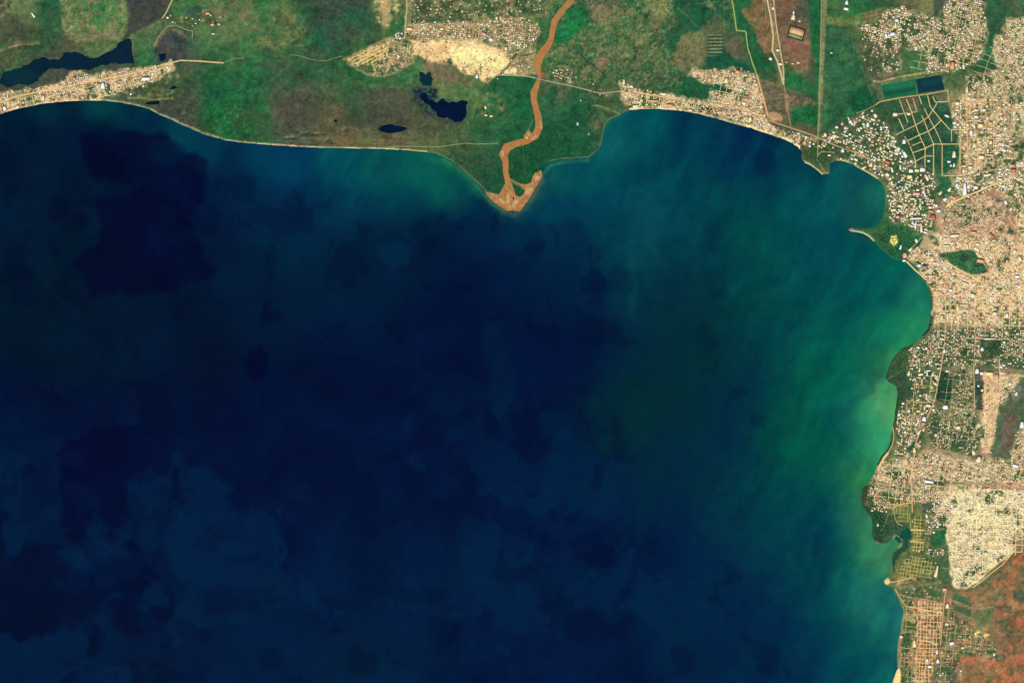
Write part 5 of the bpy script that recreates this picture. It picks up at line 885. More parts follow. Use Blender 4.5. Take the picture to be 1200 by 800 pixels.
def inside(px, py, poly): return sd_points(np.asarray(px, np.float32), np.asarray(py, np.float32), poly)
def grid_streets(name, poly, ang, dx, dy, wd, c, jit=.25, drop=.12, lift=.5, long_only=False):
    if name == 'city_streets': dx *= 1.2; dy *= 1.2; wd *= .95; jit = .5; drop = .22; c = tuple(min(255, int(q * 1.12)) for q in c)
    else: wd *= .9
    P = np.array(poly, float); cx, cy = P.mean(0); R = max(np.ptp(P[:, 0]), np.ptp(P[:, 1]))
    ca, sa = math.cos(math.radians(ang)), math.sin(math.radians(ang))
    s = Strips()
    for fam, dd in ((0, dx), (1, dy)):
        if not dd: continue
        u = -R
        while u < R:
            u += dd * (1 + jit * (random.random() - .5))
            ts = np.arange(-R, R, 1.0)
            if fam == 0: px = cx + u * ca - ts * sa; py = cy + u * sa + ts * ca
            else: px = cx + ts * ca - u * sa; py = cy + ts * sa + u * ca
            ok = inside(px, py, poly) > 0
            ok &= samp(coast_r, px, py) > 1.5
            ok &= samp(wat, px, py) < -1
            i = 0
            while i < len(ts):
                if ok[i]:
                    j = i
                    lim = i + random.randint(8, 40) if drop else 10 ** 6
                    while j + 1 < len(ts) and ok[j + 1] and j < lim: j += 1
                    if j - i >= 3 and random.random() >= drop: 
                        q = list(range(i, j, 5)) + [j]; ww = .25 if name == 'city_streets' else .2
                        s.add([(px[k] + random.gauss(0, ww), py[k] + random.gauss(0, ww)) for k in q], wd * random.uniform(.7, 1.1), lift + (.1 if fam else 0))
                    i = j + 1
                else: i += 1
    s.build(name, road_mat(c))
grid_streets('dirt_streets', [(1076, 702), (1106, 706), (1102, 745), (1097, 768), (1090, 800), (1070, 800), (1074, 760)], 2, 3.7, 4.3, .85, (255, 196, 136), .15, .05)
grid_streets('dirt_streets', [(1060, 712), (1074, 714), (1073, 748), (1060, 742)], 3, 4.4, 7, .8, (214, 180, 116))
grid_streets('dirt_streets', [(1056, 762), (1070, 762), (1068, 800), (1060, 800)], 3, 5, 5.5, .8, (206, 160, 116))
grid_streets('dirt_streets', [(1068, 650), (1098, 658), (1094, 676), (1058, 680), (1052, 670), (1060, 655)], 9, 3.8, 4.2, .7, (208, 188, 112))
grid_streets('dirt_streets', [(1070, 604), (1082, 604), (1082, 645), (1068, 648)], 2, 3.6, 3.8, .7, (222, 196, 112))
grid_streets('dirt_streets', [(1049, 592), (1068, 591), (1066, 612), (1052, 610)], 4, 4.5, 4, .6, (190, 178, 110))
grid_streets('dirt_streets', [(404, 69), (428, 60), (455, 47), (457, 66), (440, 74), (418, 76)], -27, 6, 3.6, .95, (255, 220, 136))
grid_streets('dirt_streets', [(418, 62), (450, 50), (456, 68), (440, 76), (424, 76)], 0, 4.4, 5, .85, (250, 204, 126))
grid_streets('dirt_streets', [(455, 47), (485, 50), (484, 70), (460, 78), (452, 66)], 10, 7, 7, .7, (212, 184, 126), .3, .2)
grid_streets('dirt_streets', [(1165, 116), (1194, 117), (1190, 156), (1166, 156)], 1, 4.2, 15, 1.1, (214, 178, 128))
grid_streets('dirt_streets', [(1128, 114), (1165, 114), (1165, 195), (1128, 205)], 1, 9, 9, .9, (236, 186, 126), .2, .15)
grid_streets('city_streets', [(1092, 322), (1140, 326), (1260, 320), (1260, 385), (1100, 388), (1092, 350)], 1, 8, 7, .8, (238, 186, 130), .3, .2)
grid_streets('city_streets', [(1150, 250), (1260, 200), (1260, 330), (1150, 325)], 55, 9, 9, .7, (222, 176, 128), .3, .3)
grid_streets('city_streets', [(1106, 432), (1140, 432), (1140, 520), (1090, 524), (1100, 476)], 8, 6, 7, .65, (170, 152, 114), .3, .2)
grid_streets('city_streets', [(1074, 440), (1098, 440), (1080, 500), (1070, 520), (1056, 510), (1062, 470)], 5, 7, 8, .8, (206, 178, 122), .3, .3)
grid_streets('city_streets', [(1104, 258), (1160, 230), (1184, 240), (1188, 278), (1110, 274)], -24, 6, 6, .55, (206, 168, 134), .3, .2)
grid_streets('city_streets', [(1030, 545), (1070, 535), (1150, 540), (1200, 545), (1200, 570), (1020, 600)], 8, 7, 7, .65, (228, 190, 138), .3, .25)
grid_streets('city_streets', [(1115, 578), (1260, 578), (1260, 618), (1180, 655), (1130, 685), (1114, 670)], 2, 6, 6, .7, (252, 218, 160), .3, .2)
grid_streets('city_streets', [(1153, 440), (1172, 440), (1168, 500), (1158, 530), (1153, 500)], 3, 5, 5, .7, (232, 186, 132), .2, .1)
grid_streets('city_streets', [(1110, 2), (1150, 2), (1156, 40), (1145, 76), (1062, 84), (1090, 40)], 12, 7, 7, .6, (212, 180, 132), .3, .25)
grid_streets('city_streets', [(1166, 45), (1260, 30), (1260, 108), (1134, 110), (1134, 90)], 20, 7, 7, .6, (206, 172, 126), .3, .25)
grid_streets('city_streets', [(480, 28), (630, 28), (626, 60), (480, 46)], 6, 7, 7, .6, (196, 170, 120), .4, .3)
grid_streets('city_streets', [(740, 104), (835, 122), (838, 136), (800, 128), (742, 125)], 10, 7, 5, .8, (240, 196, 132), .3, .15)
grid_streets('city_streets', [(815, 84), (884, 88), (898, 138), (845, 126), (838, 104)], 12, 7, 6, .7, (238, 188, 140), .3, .15)
grid_streets('city_streets', [(-60, 142), (60, 102), (120, 90), (190, 80), (190, 88), (120, 116), (0, 130)], -14, 6.5, 7, .8, (240, 192, 138), .3, .15)
grid_streets('dirt_streets', [(1112, 728), (1150, 736), (1166, 762), (1120, 766), (1108, 800), (1098, 790)], 6, 6, 5, .6, (206, 176, 128), .4, .3)
grid_streets('city_streets', [(1110, 692), (1120, 720), (1108, 770), (1104, 740)], 5, 6, 6, .6, (190, 160, 116), .3, .2)

# ------------------------------------------------------------------ houses and trees
green_polys = [[(1099, 297), (1118, 294), (1143, 294), (1146, 303), (1160, 312), (1158, 320), (1138, 322), (1104, 304)], [(1103, 432), (1116, 442), (1114, 470), (1094, 468)], [(1105, 352), (1117, 352), (1117, 367), (1105, 367)], [(1141, 352), (1151, 352), (1151, 376), (1141, 376)], [(1122, 372), (1142, 372), (1142, 383), (1122, 383)],
 [(1148, 396), (1174, 396), (1170, 419), (1150, 420)], [(1143, 447), (1153, 447), (1153, 480), (1143, 480)], [(1150, 187), (1192, 187), (1192, 195), (1150, 201)], [(1184, 152), (1194, 140), (1260, 140), (1260, 188), (1192, 190)], [(1105, 172), (1124, 172), (1122, 204), (1105, 203)], [(1180, 223), (1188, 220), (1260, 219), (1260, 228), (1182, 230)], [(1100, 207), (1120, 208), (1118, 230), (1096, 232)], [(1045, 262), (1068, 268), (1072, 285), (1058, 302), (1044, 300), (1030, 280)], [(1136, 536), (1150, 533), (1150, 551), (1138, 552)], [(1071, 301), (1088, 306), (1088, 320), (1078, 318)],
 [(770, 102), (812, 96), (834, 106), (826, 118), (800, 116)]]
park = np.zeros(X.shape, bool)
for gp in green_polys:
    P = np.array(gp, float); sl = T.win(P[:, 0].min(), P[:, 0].max(), P[:, 1].min(), P[:, 1].max()); park[sl] |= sd_points(X[sl], Y[sl], gp) > 0

# landmark buildings: (x, y, w, h, turn, roof colour, colour word)
WH = (255, 252, 244); CR = (255, 236, 186); PK = (244, 176, 158); RD = (226, 104, 84); GY = (150, 146, 134); OR = (240, 176, 112); YL = (255, 234, 160)
BIG = [(980.5, 149, 3.5, 3.2, 0, WH), (987, 145, 3.4, 4, 10, PK), (990.5, 150, 2.4, 3.4, 0, WH), (1017, 146, 3.6, 5.6, 0, WH), (1011.5, 137, 3.2, 4, 15, WH), (1026, 135.5, 4.6, 5, -30, CR), (996, 157.5, 3, 3, 0, WH), (987.5, 176.5, 4, 4.4, 0, WH), (972, 182, 3.8, 2.4, 0, CR), (978, 159.5, 5.4, 4.6, 0, CR), (1006.5, 152, 2.6, 5, -30, CR), (994.5, 139, 1.8, 4.4, -30, CR), (949, 171, 2.6, 3, 0, WH), (1019, 163, 3.4, 4, -30, WH), (1032, 174, 3.4, 4.6, 0, CR), (1010, 178, 4, 4, 10, CR), (967, 158, 4, 4.6, 0, CR), (1003, 187, 5, 3.4, 30, CR),
 (1059.5, 166, 4.4, 5.4, 0, WH), (1060.5, 181, 4.4, 8, -30, WH), (1065, 133.5, 4.4, 3.6, 0, YL), (1049, 134, 5.6, 5, 0, CR), (1067, 172, 3, 2.6, 20, RD), (1109.5, 136, 5.4, 2.6, 25, WH), (1118.5, 144, 4.6, 4, -10, CR), (1129, 200, 3, 6, 0, CR), (1153, 129, 3.6, 3.4, 0, WH), (1144, 137, 4.4, 4, 0, WH), (1149, 147, 6.6, 6, 0, YL), (1118, 181, 4.4, 8, 0, CR), (1142, 170, 4, 6, -10, CR), (1161, 167, 4.6, 5, 0, CR), (1143.5, 129, 5, 3, 0, CR), (1138, 155, 4, 5.4, 0, WH), (1171, 158, 5, 3, -15, CR), (1122, 121, 5, 5, 0, CR), (1133, 105, 3, 7, 0, CR),
 (1112, 189.5, 4.2, 2.6, 0, WH), (1118, 193.5, 2.4, 4.6, 10, WH), (1114.3, 194, 2.2, 2.8, 0, WH), (1121.5, 217, 3.8, 4.4, 0, WH), (1130.5, 221.5, 5, 15, 0, WH), (1143.5, 219.5, 5, 4.6, 0, WH), (1112.6, 222, 3.2, 5.6, 35, WH), (1107.5, 233.5, 5, 4, -30, WH), (1100, 247, 5, 4, -10, WH), (1097.3, 241, 3.4, 3.6, 0, WH), (1150, 184, 7, 5.6, 0, CR), (1160, 181.6, 9.6, 2.6, 5, PK), (1171, 202, 2.6, 3.6, 0, WH), (1187.5, 199.5, 6.4, 5, 0, RD), (1172, 210, 5, 3.4, 10, CR), (1157, 205, 9, 3, -10, CR), (1102, 226, 3, 5.4, 40, CR), (1137, 196, 5, 4, 0, CR), (1178.5, 237, 4, 5, -20, WH), (1184.5, 245, 3, 3.6, 0, WH), (1190, 227.5, 4, 3.6, -30, CR),
 (1012.4, 196.5, 6, 2.6, -28, YL), (1020.5, 193, 4.4, 5, 20, CR), (1040, 204.5, 5, 4.6, 35, CR), (1045.4, 199, 2.4, 6, -15, WH), (1067.5, 200, 5, 5, 0, WH), (1074.5, 199.6, 5.4, 4, 0, YL), (1081, 198.6, 6, 5.6, 0, WH), (1061, 181, 4, 3, 0, WH), (1055, 196, 2.2, 6, -5, WH), (1040, 190, 6, 4.4, 20, RD), (1075.5, 222.5, 3.4, 3, 0, WH), (1074, 227, 9, 4.4, 0, PK), (1069.5, 233, 6, 2.4, 0, YL), (1047, 246, 6.4, 3.2, -10, CR), (1055, 241.5, 6.4, 3.4, 15, CR), (1090, 243, 4, 3, 10, WH), (1088.3, 188.6, 3, 2.8, 0, WH), (1066, 207, 6, 5.4, 0, YL), (1086, 208, 3.6, 8, -30, CR), (1030, 187, 4, 3, 10, CR),
 (1055.3, 289.6, 2.4, 5.4, 15, WH), (1074, 282, 3.4, 4.6, -30, WH), (1060.6, 299, 6, 6.4, -10, PK), (1059.5, 305.2, 3.8, 2.8, 0, WH), (1073.5, 256, 14, 2.2, -3, WH), (1073, 263, 1.8, 9, 5, WH), (1079.5, 267, 3, 11, -5, CR), (1094, 254.5, 4.6, 6, -5, RD), (1077, 311, 4, 4, 0, WH), (1067, 292, 3.4, 5.6, 40, CR), (1083.5, 313, 6.4, 6, 0, GY), (1047, 258, 3, 3.6, 10, PK), (1052, 254, 4, 4, 0, PK), (1119, 276, 10, 3.4, -5, CR), (1141, 272.5, 6.6, 4, 0, OR), (1109, 288, 8, 2.2, -3, CR), (1108, 291, 1.8, 7, -3, CR), (1113, 291, 1.8, 7, -3, CR), (1133.5, 288.5, 2.2, 6, -5, CR), (1149, 305.5, 9, 5, 10, OR), (1146, 286, 4.4, 3, 10, CR), (1162.5, 276, 3, 8, -40, RD), (1195, 303, 5, 6, -20, CR),
 (1197.6, 497.5, 5.4, 8, 0, WH), (1083, 490.5, 5.2, 5.6, 0, WH), (1082, 496, 4, 3, 0, PK), (1123, 500.5, 5, 5, -5, CR), (1141, 530, 4.4, 5.4, -20, CR), (1146.8, 538, 6.4, 7.4, 20, CR), (1190, 545.5, 7.4, 4, 15, WH), (1151, 409, 4, 4.2, 0, WH), (1145, 434.6, 5, 6, 0, WH), (1150.4, 437, 4, 4, 0, WH), (1159.5, 437.5, 9, 5, 2, YL), (1168, 441, 5, 6, 0, PK), (1088, 434.2, 5, 1.8, -5, WH), (1086.5, 437.8, 1.8, 5, 0, WH), (1093, 438.5, 2.6, 4, 0, WH), (1108, 476.5, 6, 6, 0, WH), (1183.5, 449.6, 3.6, 4, 0, WH), (1151, 457, 3.2, 3.6, 30, CR), (1146.6, 452, 2.4, 2.6, 0, WH), (1106.5, 411, 2.8, 5, 0, WH), (1110, 434.5, 3, 3, 0, WH), (1097.5, 441.5, 5.4, 2.6, -50, CR), (1096, 449.5, 5, 3, 30, CR), (1077.5, 433, 2.2, 5.6, 10, CR), (1191, 461, 3.6, 5, 20, CR),
 (1192, 324, 5, 4, 0, WH), (1180, 369.5, 4, 5, 0, WH), (1165.5, 367, 5, 4.6, 0, CR), (1122, 359.5, 3.4, 8, 0, YL), (1129.5, 357.5, 10, 1.8, 0, CR), (1130.5, 363.5, 9, 1.8, 0, CR), (1103.5, 372, 3, 6.4, 0, YL), (1141, 372, 2.4, 5, 0, PK), (1118, 369, 3, 3, 30, CR), (1159, 397, 12, 1.6, 0, WH), (1192.5, 391, 3, 2.4, 0, WH), (1140, 346, 6, 6, 20, CR), (1152, 328, 4, 8, 5, OR), (1114, 340, 4, 4, 0, WH), (1131, 332, 8, 2.6, 20, YL),
 (1058.3, 472.3, 3, 3, 0, WH), (1076, 407, 3.6, 2.8, 20, WH), (1085.5, 408, 3, 3.4, 20, WH), (1065, 437, 3.4, 6, 10, YL), (1079, 438.4, 6, 3.4, -10, CR), (1070, 445, 2, 2, 0, WH), (1094, 480, 3.4, 4, -20, CR), (1088, 475, 6, 4, 10, CR), (1053.5, 485.5, 3.6, 4.6, 0, CR), (1061, 496, 2.6, 2.8, 0, WH), (1077, 506, 3, 7, 35, CR), (1096.7, 509.4, 2.8, 3.4, 0, WH), (1071.5, 527, 3.6, 6, -10, YL), (1051, 538, 2.6, 2.2, 0, WH),
 (1088.5, 564, 11, 3.6, 8, WH), (1088, 568.6, 8, 2, 0, YL), (1022, 597.8, 2.2, 2.2, 0, WH), (1028.7, 614.8, 2.4, 2.6, 0, WH), (1094.3, 623.2, 2.6, 2.6, 0, WH), (1098.5, 616.7, 2.8, 2.4, 0, WH), (1097.4, 669, 3.6, 14, 12, CR), (1107, 690, 5, 4.4, -5, PK), (1110.2, 709.2, 4.6, 6, 0, CR), (1115.5, 753, 5.8, 4.2, -15, WH), (1109.6, 730.6, 4, 3.6, 0, CR), (1098, 763, 2.4, 5.6, 0, WH), (1086.6, 773, 3, 4, 0, WH), (1099, 774, 3.8, 5, 0, WH), (1089.8, 780.4, 5, 3.6, 0, WH), (1071.6, 753.5, 4.6, 9, -8, YL), (1128, 758.4, 3, 3, 0, CR), (1165, 766, 3, 3.6, 0, CR), (1126, 785.4, 2.2, 2.2, 0, WH), (1146, 758.4, 2.4, 3.6, 20, PK), (1056.3, 745.4, 4, 3.4, 30, CR), (1060, 563, 4, 6, -10, OR), (1086, 604, 3, 5, -20, CR),
 (906, 10, 3, 3.6, 0, WH), (911.6, 59, 3.8, 2.8, 0, WH), (914.6, 75.2, 3.8, 3.2, 0, WH), (903, 69, 3.6, 3.6, 30, WH), (929.6, 20.5, 5, 6.4, 10, CR), (930, 15, 2, 4, 0, WH), (937, 25, 2.6, 2, 0, CR), (992.3, 3.2, 3.6, 5, 0, WH), (991.6, 10.6, 5.6, 3.6, 10, WH), (921.6, 73, 2.6, 1.8, 20, PK), (929, 74.6, 3, 2.4, 10, PK), (935.6, 73.6, 2.8, 2.4, 20, CR), (974.4, 62, 3, 3, 0, (168, 206, 190)), (1046, 40, 6, 5, -10, WH), (1049.4, 30, 3, 7, 0, YL), (1051, 24, 4, 4, 0, WH), (1038.5, 42, 3.4, 6, -20, WH), (1016, 29.5, 4.6, 2, 0, CR), (1010, 33, 2.4, 2.2, 0, WH), (1116, 77, 5.4, 9, 5, OR),
 (171, 92.4, 10, 4.4, -3, WH), (120.6, 100.5, 5.4, 7.6, 0, WH), (168, 101, 2.4, 2.6, 0, CR), (153.4, 110.3, 2.2, 3, 0, WH), (50.5, 114.5, 4.4, 6, 0, CR), (20.5, 125.3, 5, 4, -18, CR), (5.6, 127, 4.2, 5.4, -15, WH), (39, 18, 2.2, 6.6, -35, WH), (196.6, 21, 2.8, 2.6, 20, WH), (249, 29, 4.4, 3, -10, PK), (243.5, 16, 5.4, 3, 0, PK), (250, 39.8, 3.6, 1.8, -10, CR),
 (575.5, 46.5, 4.4, 4.4, 30, WH), (469, 45, 2.6, 3, 0, WH), (464, 41, 2.2, 2.6, 0, WH), (480, 34, 7, 4, 0, YL), (518, 34, 4, 3, 0, CR), (567, 40, 6, 4, 25, PK), (559, 89.5, 3.4, 5, 0, WH), (593, 57, 3, 3.6, 0, WH), (467, 66, 3, 3.6, -30, WH), (569, 126, 2.6, 4, -20, CR), (575.6, 136, 3.2, 2.6, 0, CR), (569.6, 135, 3, 2.4, 0, CR), (677, 145, 2.6, 4, -10, (206, 220, 200)), (690, 157, 2.4, 2.6, 0, (150, 186, 160)), (680.6, 117.6, 2.4, 2.6, 0, (150, 190, 160)), (617.6, 161, 2.4, 3, 0, (255, 206, 140)), (740, 101.5, 4, 3, 10, WH), (778, 110.4, 6.4, 3.6, 0, CR), (745, 124.6, 7, 4, -8, CR), (766, 118.4, 12, 2.6, 3, OR), (785, 123.6, 8, 3.6, 3, OR), (809, 129.4, 4.6, 3, 10, CR), (851, 94.5, 5, 6.6, 5, YL), (864.5, 84.4, 5.4, 5, 20, OR), (879, 139.5, 5, 5.4, 0, YL), (844, 131.5, 4.4, 4, 0, PK), (872, 121, 5, 4, 10, CR), (731, 96, 3, 6, 0, CR), (943, 167, 4.6, 5.6, 10, OR)]

def roofed(cx, cy, w_, h_, ang, ht, V, F, Cc, rc, wc, n):
    """hip-roofed box; appends verts/faces/cols"""
    if w_ < h_: w_, h_ = h_, w_; ang += 90
    a = math.radians(-ang); ca, sa = math.cos(a), math.sin(a)
    hx, hy = w_ * M / 2, h_ * M / 2; z0 = cz = 0
    rid = max(hx - hy * .8, hx * .12)
    pts = [(-hx, -hy, 0), (hx, -hy, 0), (hx, hy, 0), (-hx, hy, 0), (-hx, -hy, ht), (hx, -hy, ht), (hx, hy, ht), (-hx, hy, ht), (-rid, 0, ht + hy * .22), (rid, 0, ht + hy * .22)]
    return [(cx + x * ca - y * sa, cy + x * sa + y * ca, z) for x, y, z in pts]
HF = [(0, 1, 5, 4), (1, 2, 6, 5), (2, 3, 7, 6), (3, 0, 4, 7), (4, 5, 9, 8), (6, 7, 8, 9), (5, 6, 9), (7, 4, 8)]
HLOOP = [4, 4, 4, 4, 4, 4, 3, 3]

# landmark occupancy
big_mask = np.zeros(X.shape, bool)
for b in BIG:
    sl = T.win(b[0] - b[2], b[0] + b[2], b[1] - b[3], b[1] + b[3])
    r = math.radians(b[4]); dx = X[sl] - b[0]; dy = Y[sl] - b[1]
    u = dx * math.cos(r) + dy * math.sin(r); v = -dx * math.sin(r) + dy * math.cos(r)
    big_mask[sl] |= (np.abs(u) < b[2] / 2 + .6) & (np.abs(v) < b[3] / 2 + .6)

houses = []; trees = []        # (x, y, w, h, ang, palette index, district)
for di, (phr, poly, cell, pr, pt, (s0, s1), wts, ang) in enumerate(DISTRICTS):
    P = np.array(poly, float); x0, x1, y0, y1 = P[:, 0].min(), P[:, 0].max(), P[:, 1].min(), P[:, 1].max()
    x0 = max(x0, -58); y0 = max(y0, -58); x1 = min(x1, 1258)
    cx, cy = (x0 + x1) / 2, (y0 + y1) / 2; R = math.hypot(x1 - x0, y1 - y0) / 2 + 2; cell *= .94
    g_ = np.arange(-R, R, cell); U, Vv = np.meshgrid(g_, g_); U = U.ravel() + rng.uniform(-.25, .25, U.size) * cell; Vv = Vv.ravel() + rng.uniform(-.25, .25, Vv.size) * cell
    a = math.radians(ang); px = cx + U * math.cos(a) - Vv * math.sin(a); py = cy + U * math.sin(a) + Vv * math.cos(a)
    k = (px > x0) & (px < x1) & (py > y0) & (py < y1); px, py = px[k], py[k]
    rag = (fbm(px, py, 9, 4) - .5) * 11 - 1 + rng.normal(0, .7, len(px))
    k = (sd_points(px.astype(np.float32), py.astype(np.float32), poly) + rag > 0) & (samp(coast_r, px, py) > 2.2) & (samp(wat, px, py) < -1.6) & ~samp(road_mask, px, py) & ~samp(big_mask, px, py)
    pk = samp(park, px, py); k &= ~pk
    px, py = px[k], py[k]
    dens = fbm(px, py, 12, 7, 3)
    u = rng.random(len(px)); hs = u < pr * np.clip(.55 + 1.0 * dens, 0, 1.05)
    pocket = fbm(px, py, 11, 5, 3) > .5 + (.5 - min(.36, .15 + pt * .45)) * .55 + .01
    hs &= ~(pocket & (rng.random(len(px)) < .7))
    wts = np.array(wts, float) / sum(wts)
    ci = rng.choice(8, len(px), p=wts)
    sz = rng.uniform(s0, s1, len(px)) * 1.2; sz *= np.where(rng.random(len(px)) < .09, 1.4, 1); rt = rng.uniform(.6, 1.0, len(px)); an = ang + rng.choice([0, 90], len(px)) + rng.normal(0, 6, len(px))
    for i in np.nonzero(hs)[0]: houses.append((px[i], py[i], sz[i], sz[i] * rt[i], an[i], ci[i], di))
    tr = (~hs) & (rng.random(len(px)) < np.where(pocket, .55, pt * 1.5))
    for i in np.nonzero(tr)[0]: trees.append((px[i], py[i], rng.uniform(.6, 1.15), 0))
    # garden trees between the houses
    n_extra = int(len(px) * pt * .55); j = rng.integers(0, len(px), n_extra)
    for q in j: trees.append((px[q] + rng.uniform(-1, 1) * cell * .5, py[q] + rng.uniform(-1, 1) * cell * .5, rng.uniform(.45, .8), 0))
# wooded places
def scatter(poly, n, r0, r1, kind=1):
    P = np.array(poly, float); c = 0; t = 0
    px = rng.uniform(P[:, 0].min(), P[:, 0].max(), n * 4); py = rng.uniform(P[:, 1].min(), P[:, 1].max(), n * 4)
    ok = (sd_points(px.astype(np.float32), py.astype(np.float32), poly) > 0) & (samp(coast_r, px, py) > .6) & (samp(wat, px, py) < -.9) & ~samp(road_mask, px, py)
    ii = np.nonzero(ok)[0][:n]
    for i in ii: trees.append((px[i], py[i], rng.uniform(r0, r1), kind))
scatter([(1103, 432), (1116, 442), (1114, 470), (1094, 468)], 190, .6, 1.1, 1)
scatter([(1148, 396), (1174, 396), (1170, 419), (1150, 420)], 150, .6, 1.1, 1)
scatter([(1143, 447), (1153, 447), (1153, 480), (1143, 480)], 80, .6, 1.0, 1)
for gp in green_polys: 
    P = np.array(gp, float); scatter(gp, int(np.ptp(P[:, 0]) * np.ptp(P[:, 1]) * .10), .5, 1.0, 0)
scatter([(942, 174), (958, 166), (974, 182), (974, 197), (944, 187)], 110, .5, .9, 0)
scatter([(806, 121), (838, 126), (842, 137), (818, 131)], 130, .6, 1.0, 1)
scatter([(1012, 594), (1034, 590), (1040, 618), (1034, 636), (1023, 632), (1022, 608)], 260, .5, 1.0, 1)
scatter([(1034, 604), (1052, 602), (1066, 612), (1060, 622), (1042, 634)], 120, .4, .8, 0)
scatter([(1044, 262), (1068, 268), (1072, 285), (1058, 302), (1044, 300), (1026, 276)], 190, .5, .9, 0)
scatter([(1078, 302), (1082, 310), (1076, 312), (1072, 304)], 26, .6, 1, 1)
scatter([(1038, 444), (1058, 408), (1070, 406), (1060, 440), (1060, 480), (1050, 500), (1050, 458)], 180, .5, .9, 1)
scatter([(1032, 534), (1044, 500), (1048, 500), (1042, 530), (1030, 548)], 60, .6, .9, 1)
scatter([(1010, 572), (1026, 552), (1030, 560), (1014, 590)], 70, .6, .9, 1)
scatter([(1080, 392), (1090, 375), (1094, 380), (1082, 398)], 30, .6, .9, 1)
scatter(sav, 520, .5, .95, 1)
scatter([(640, 95), (700, 105), (705, 150), (690, 183), (650, 186), (600, 214), (600, 180), (640, 150)], 260, .4, .8, 1)
scatter([(150, 98), (205, 90), (215, 110), (232, 145), (200, 134), (180, 114)], 90, .4, .8, 1)
scatter([(990, 110), (1024, 100), (1026, 122), (995, 134)], 90, .4, .8, 1)
scatter(alt, 240, .4, .8, 1)
scatter(se, 330, .4, .8, 0)
scatter([(70, 0), (145, 0), (145, 30), (120, 56), (80, 46)], 90, .4, .7, 0)
scatter([(0, 0), (15, 0), (13, 14), (0, 20)], 30, .4, .8, 1)
scatter([(480, 0), (645, 0), (640, 25), (480, 26)], 260, .4, .8, 0)
scatter([(510, 178), (580, 180), (588, 214), (575, 222), (545, 196)], 90, .4, .8, 1)
scatter([(1016, 570), (1060, 600), (1100, 620), (1080, 700), (1050, 680), (1044, 650)], 120, .4, .8, 0)
scatter([(300, 10), (460, 10), (440, 100), (300, 160)], 160, .4, .8, 1)

# ---- the 300 largest houses are single things; all others are one mass
houses.sort(key=lambda h: -(h[2] * h[3]) if (0 < h[0] < 1198 and 2 < h[1] < 798) else 1)
per = {}; solo = []; rest = []
for h in houses:
    vis = 2 < h[0] < 1197 and 2 < h[1] < 797
    if vis and len(solo) + len(BIG) < 298: solo.append(h)
    else: rest.append(h)
A = np.array([(h[0], h[1], h[2], h[3], h[4]) for h in rest]); n = len(A)
sw = A[:, 2] < A[:, 3]; w_ = np.maximum(A[:, 2], A[:, 3]) * M / 2; h_ = np.minimum(A[:, 2], A[:, 3]) * M / 2
a = -np.radians(A[:, 4] + 90 * sw); ca, sa = np.cos(a), np.sin(a)
ht = rng.uniform(3, 5.5, n); base = H(A[:, 0], A[:, 1]) - .4
rid = np.maximum(w_ - h_ * .8, w_ * .12)
loc = [(-1, -1, 0, 0), (1, -1, 0, 0), (1, 1, 0, 0), (-1, 1, 0, 0), (-1, -1, 1, 0), (1, -1, 1, 0), (1, 1, 1, 0), (-1, 1, 1, 0), (-1, 0, 1, 1), (1, 0, 1, 1)]
V = np.zeros((n, 10, 3))
for j, (sx_, sy_, t_, r_) in enumerate(loc):
    lx = sx_ * (rid if r_ else w_); ly = sy_ * h_; lz = base + ht * t_ + (h_ * .22 if r_ else 0)
    V[:, j, 0] = wx(A[:, 0]) + lx * ca - ly * sa; V[:, j, 1] = wy(A[:, 1]) + lx * sa + ly * ca; V[:, j, 2] = lz
loops = np.concatenate([np.array(f) for f in HF]); L = (np.arange(n)[:, None] * 10 + loops[None, :]).ravel()
me = bpy.data.meshes.new('houses'); me.vertices.add(n * 10); me.vertices.foreach_set('co', V.astype(np.float32).ravel())
me.loops.add(len(L)); me.loops.foreach_set('vertex_index', L.astype(np.int32))
tot = np.tile(HLOOP, n); stt = np.zeros(len(tot), np.int32); stt[1:] = np.cumsum(tot)[:-1]
me.polygons.add(len(tot)); me.polygons.foreach_set('loop_start', stt)
me.update(calc_edges=True)
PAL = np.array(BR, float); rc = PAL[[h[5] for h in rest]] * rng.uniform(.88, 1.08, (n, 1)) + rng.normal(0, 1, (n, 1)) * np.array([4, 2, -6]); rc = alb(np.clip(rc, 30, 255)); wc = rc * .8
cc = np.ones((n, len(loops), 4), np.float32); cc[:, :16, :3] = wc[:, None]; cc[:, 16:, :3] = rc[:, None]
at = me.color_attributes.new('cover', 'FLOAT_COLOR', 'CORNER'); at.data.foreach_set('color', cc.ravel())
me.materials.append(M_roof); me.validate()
o = bpy.data.objects.new('houses', me); col.objects.link(o); o['kind'] = 'stuff'; o['label'] = 'thousands of small pale roofed houses packed through the towns'; o['category'] = 'houses'

